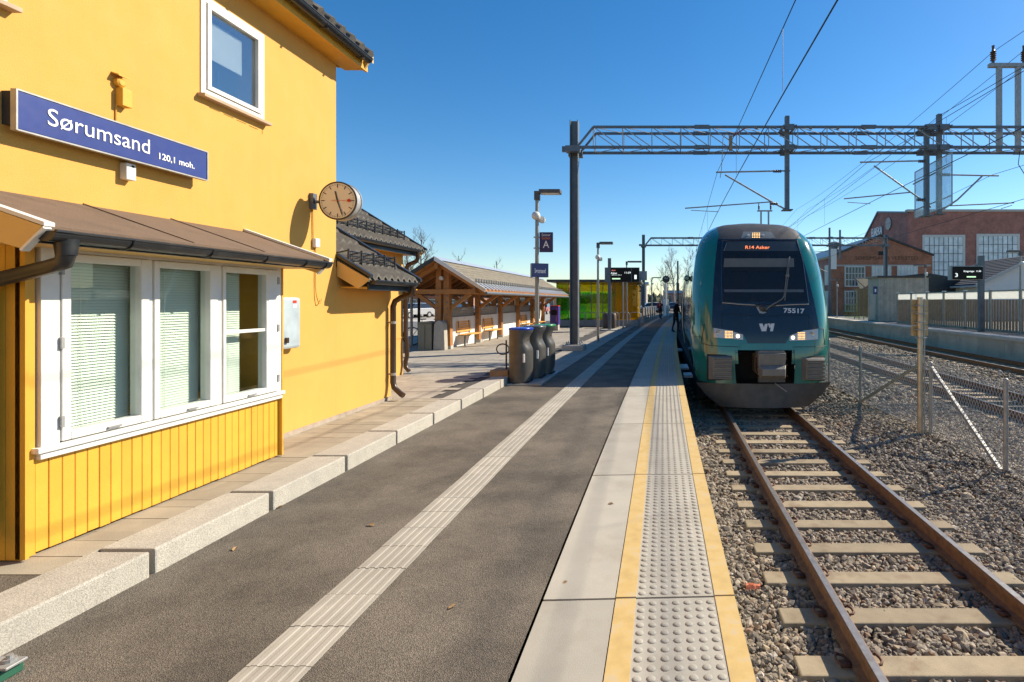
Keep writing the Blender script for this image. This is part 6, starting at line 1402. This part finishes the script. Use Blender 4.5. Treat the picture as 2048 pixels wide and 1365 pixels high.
for px, d, rgb, lab, rz in ((826,54,(.45,.46,.47),'silver car parked nearest the house corner',1.25),(846,58,(.25,.03,.04),'dark red car parked between the silver and the navy car',1.35),(868,60,(.03,.04,.08),'navy car parked behind the timber canopy gable',1.4),(905,62,(.03,.03,.035),'black car seen under the canopy beside its gable post',1.5),
    (925,64,(.7,.7,.7),'white car seen under the canopy above the first bench',1.5),(968,64,(.35,.36,.38),'grey car seen under the canopy above the second bench',1.55),(1008,66,(.7,.7,.7),'white car seen under the canopy near its middle posts',1.6),(1045,68,(.12,.16,.25),'blue car seen under the far half of the canopy',1.6),(1085,70,(.5,.08,.06),'red car seen at the far end of the canopy',1.6),
    (1300,78,(.72,.72,.72),'white car parked beyond the far lamp post',.2),(1312,88,(.65,.66,.68),'second white car parked beyond the walking person',.2),(1347,96,(.04,.045,.06),'dark car parked far behind the boarding person',1.5)):
    carpx(px, d, rgb, lab, rz)
M_bark = mat('grey_bark', (.13,.10,.08), .9, var=.25, vs=6); M_birch = mat('birch_bark', (.45,.42,.38), .8, var=.3, vs=3, stain=(.08,.07,.06), st=.8, sts=3); M_twig = mat('twig_brown', (.12,.085,.06), .9, var=.2, vs=2)
def bare_tree(x, d, h, lab, seed, bark, spread=.55, name='bare_tree', dens=1.0):
    rr = random.Random(seed); t = thing(name, lab, 'tree', (x,d,-.03), 'bare trees'); lim = MB(); tw = MB()
    pts = [Vector((x,d,-.1))]; 
    for k in range(1,8): pts.append(pts[-1]+Vector((rr.uniform(-.03,.03)*h,rr.uniform(-.03,.03)*h,h*.14)))
    part('trunk', MB().tube(pts, [.028*h*(1-k/8.5)*.5+.02 for k in range(8)], 8), bark, t, smooth=60)
    def grow(p, v, L_, r, lev):
        n = 4; q = [p]
        for k in range(n): v = (v + Vector((rr.uniform(-.22,.22),rr.uniform(-.22,.22),rr.uniform(-.05,.16)))).normalized(); q.append(q[-1]+v*L_/n)
        (lim if lev < 2 else tw).tube(q, [r*(1-.7*k/n) for k in range(n+1)], 5 if lev < 2 else 3, cap=False)
        if lev < 3:
            for k in range(int((5 if lev < 2 else 4)*dens)):
                f = rr.uniform(.25,1); i = min(n-1,int(f*n)); b = q[i]+(q[i+1]-q[i])*(f*n-i); a = rr.uniform(0,6.28); side_ = Vector((math.cos(a),math.sin(a),rr.uniform(.1,.8)))
                grow(b, (v+side_*.9).normalized(), L_*rr.uniform(.38,.62), r*.5, lev+1)
    nb = int(13*dens)
    for k in range(nb):
        f = .25+.75*k/nb; i = min(6,int(f*7)); b = pts[i]+(pts[i+1]-pts[i])*(f*7-i); a = k*2.4+rr.uniform(-.4,.4)
        grow(b, Vector((math.cos(a)*spread,math.sin(a)*spread,.75)).normalized(), h*(.34*(1-f*.55)), .0075*h*(1.1-f*.7), 0)
    part('crown', lim, bark, t); part('twigs', tw, M_twig, t, kind='stuff')
for i, (px, d, top, lab, bark) in enumerate(((838,52,470,'bare tree rising behind the annex eaves and canopy',M_bark),(815,60,500,'bare tree half hidden behind the annex corner',M_bark),(921,74,508,'small bare tree top above the canopy ridge',M_bark),(998,80,520,'bare tree top above the middle of the canopy ridge',M_bark),(1024,95,548,'faint bare tree top above the far canopy roof',M_bark),
        (1322,100,530,'bare birch left of the signal at the platform end',M_birch),(1350,108,505,'tallest bare birch beside the train',M_birch),(1376,112,508,'bare birch just left of the train roof',M_birch),(1305,125,555,'low bare tree at the end of the platform',M_bark),(1335,130,550,'bare tree behind the tallest birch',M_bark))):
    z = AY(0,top,d).z; bare_tree((px-CX)*d/F, d, z, lab, 10+i, bark, .5 if bark is M_birch else .62, dens=1.0 if bark is M_birch or d < 70 else .7)
# distant wooded ridge line (reads as one mass)
mb = MB(); rr = random.Random(8)
for k in range(420):
    a = -1.15+1.55*k/420; d = 420+rr.uniform(-30,30); x = math.tan(a)*d; h = rr.uniform(3.5,8.5); w = rr.uniform(4,9)
    for j in range(5): mb.lathe((x+rr.uniform(-w,w),d+rr.uniform(-5,5),0), [(rr.uniform(1.5,3),0),(rr.uniform(1.8,3.4),h*.4),(rr.uniform(.8,2),h*.75),(.2,h*rr.uniform(.9,1.1))], 5)
o = struct('distant_wood', mb, mat('wood_brown_green', (.07,.075,.045), .95, var=.4, vs=.1), 'stuff')
# ================================================================== PEOPLE
def person(lab, loc, face, h, joints, mats_by, bagpack=None):
    """one continuous skinned figure; joints: list of (name, parent, (x,y,z), radius) in metres, facing +X before turning"""
    t = thing('person', lab, 'person', loc)
    me = bpy.data.meshes.new('body'); idx = {j[0]: i for i, j in enumerate(joints)}
    c_, s_ = math.cos(face), math.sin(face)
    R_ = lambda p: (p[0]*c_-p[1]*s_, p[0]*s_+p[1]*c_, p[2])
    me.from_pydata([R_(j[2]) for j in joints], [(idx[j[1]], idx[j[0]]) for j in joints if j[1]], [])
    ob = bpy.data.objects.new('body', me); S.collection.objects.link(ob)
    ob.modifiers.new('skin', 'SKIN'); sub = ob.modifiers.new('sub', 'SUBSURF'); sub.levels = 1; sub.render_levels = 1
    sv = me.skin_vertices[0].data
    for i, j in enumerate(joints): r = j[3]; sv[i].radius = r if isinstance(r, tuple) else (r, r)
    sv[idx['pelvis']].use_root = True
    dg = bpy.context.evaluated_depsgraph_get(); me2 = bpy.data.meshes.new_from_object(ob.evaluated_get(dg)); bpy.data.objects.remove(ob)
    for m in mats_by[0]: me2.materials.append(m)
    for p in me2.polygons:
        c = p.center; x = c.x*c_+c.y*s_; y = -c.x*s_+c.y*c_; p.material_index = mats_by[1](x, y, c.z); p.use_smooth = True
    b = link('body', me2, t); ORG[b] = Vector(loc)
    return t
def hand(pre, par, w, dirn, side):
    x, y, z = w; out = []
    px_, pz = x+dirn[0]*.05, z+dirn[1]*.05
    out.append((pre+'palm', par, (px_, y, pz), (.022,.034)))
    for k, ln in enumerate((.055,.065,.062,.05)):
        oy = (-.026+.0175*k); out.append((pre+'k%d'%k, pre+'palm', (px_+dirn[0]*.04, y+oy, pz+dirn[1]*.04), .010)); out.append((pre+'f%d'%k, pre+'k%d'%k, (px_+dirn[0]*(.04+ln)+.012, y+oy, pz+dirn[1]*(.04+ln)), .009))
    out.append((pre+'t0', pre+'palm', (px_+.028, y-side*.012, pz+dirn[1]*.01), .011)); out.append((pre+'t1', pre+'t0', (px_+.042, y-side*.014, pz+dirn[1]*.045), .009))
    return out
def figure(stride, lean, armL, armR, k=1.0):
    J = [('pelvis','', (0,0,.96), (.15,.13)), ('waist','pelvis',(.01+lean*.1,0,1.10),(.14,.11)), ('chest','waist',(.02+lean*.3,0,1.30),(.17,.13)), ('collar','chest',(.02+lean*.42,0,1.44),(.12,.09)), ('neck','collar',(.03+lean*.48,0,1.51),.055), ('jaw','neck',(.05+lean*.52,0,1.585),(.07,.075)), ('crown','jaw',(.04+lean*.56,0,1.70),(.085,.095)), ('top','crown',(.03+lean*.58,0,1.765),(.05,.055)), ('nose','jaw',(.145+lean*.53,0,1.635),.014)]
    for s, nm, fw in ((1,'L',stride),(-1,'R',-stride)):
        hx = .09*s; kn = (fw*.55+.03, hx, .50); an = (fw-.02, hx, .085)
        J += [(nm+'hip','pelvis',(0,hx,.90),(.095,.105)), (nm+'thigh',nm+'hip',(fw*.28+.02,hx,.70),(.085,.09)), (nm+'knee',nm+'thigh',kn,(.06,.065)), (nm+'calf',nm+'knee',(fw*.8-.01,hx,.32),(.055,.06)), (nm+'ankle',nm+'calf',an,(.04,.042)), (nm+'heel',nm+'ankle',(fw-.05,hx,.04),(.042,.04)), (nm+'toe',nm+'ankle',(fw+.15,hx*1.15,.035),(.032,.045))]
        a = armL if s > 0 else armR; sx, sy = .02+lean*.40, .20*s
        el = (sx+a[0], sy+.05*s, 1.40+a[1]); wr = (sx+a[2], sy+.04*s, 1.40+a[3])
        J += [(nm+'sh','collar',(sx,sy*.85,1.41),(.065,.07)), (nm+'uarm',nm+'sh',((sx+el[0])/2,sy+.02*s,(1.41+el[2])/2),.056), (nm+'elbow',nm+'uarm',el,.045), (nm+'fore',nm+'elbow',((el[0]+wr[0])/2,wr[1],(el[2]+wr[2])/2),.042), (nm+'wrist',nm+'fore',wr,.029)]
        J += hand(nm+'h', nm+'wrist', wr, (0.15,-1) , s)
    return J
M_skin = mat('skin', (.50,.30,.21), .55, var=.04); M_hair = mat('brown_hair', (.06,.035,.02), .7); M_cloth = mat('black_cloth', (.015,.015,.018), .85, var=.2, vs=8); M_jean = mat('dark_trousers', (.02,.022,.03), .85, var=.2, vs=8); M_maroon = mat('maroon_jacket', (.07,.018,.025), .85, var=.15, vs=8); M_shoe = mat('black_shoe', (.012,.012,.012), .5)
def zones(jac_low):
    def f(x, y, z):
        if z < .09: return 3
        if z > 1.53: return 4 if (z > 1.70 or x < .02) else 0
        if z < .80 and abs(y) > .19: return 0
        if z < jac_low: return 2
        return 1
    return f
dP = 50.5; pl_ = ((1321-CX)*dP/F, dP, 0.012)
pr1 = person('person in dark maroon jacket walking away along the far platform', pl_, 1.35, 1.75, figure(.16, .05, (.05,-.28,.16,-.50), (-.05,-.28,.05,-.54)), ([M_skin, M_maroon, M_jean, M_shoe, M_hair], zones(.92)))
bp = MB(); bp.grid(lambda u, v: (pl_[0]-.10+.34*(u-.5)-.08, pl_[1]-.24-.11*math.sin(u*math.pi)*math.sin(v*math.pi)**.6, 1.02+.46*v), 8, 8).grid(lambda u, v: (pl_[0]-.10+.34*(u-.5)-.08, pl_[1]-.22, 1.02+.46*v), 2, 2)
single('backpack', bp, mat('backpack_red', (.16,.02,.03), .8), 'dark red backpack on the back of the person on the far platform', 'backpack', (pl_[0],pl_[1]-.25,1.2), smooth=60)
dQ = 29.0; q_ = ((1351-CX)*dQ/F, dQ, .010)
person('person in long black coat stepping towards the open train door', q_, -.55, 1.75, figure(.13, .10, (.04,-.28,.16,-.46), (-.02,-.28,.08,-.53)), ([M_skin, M_cloth, M_jean, M_shoe, M_hair], zones(.62)))

# small dry leaves blown against the kerb
M_leaf = mat('dry_leaf', (.32,.20,.09), .8, var=.2, vs=40)
for i, (px, py) in enumerate(((300,1142),(560,1016),(742,1052),(905,1216),(1130,1168),(470,1100),(1222,1010))):
    q = G(px, py); rr = random.Random(i); a = rr.uniform(0,3); L_ = rr.uniform(.018,.03)
    b = MB(); pr = [(-1,0),(-.5,.45),(.2,.5),(1,0),(.2,-.45),(-.5,-.5)]
    n = len(pr); b.v = [(q.x+L_*(u*math.cos(a)-v*math.sin(a)), q.y+L_*(u*math.sin(a)+v*math.cos(a)), .004+.012*abs(v)+.006*(u>0)) for u, v in pr] + [(q.x,q.y,.006)]
    b.f = [[k,(k+1)%n,n] for k in range(n)]; b.m = [0]*n
    single('dry_leaf', b, M_leaf, 'tiny dry leaf lying on the platform asphalt', 'leaf', (q.x,q.y,0), 'dry leaves on the asphalt')
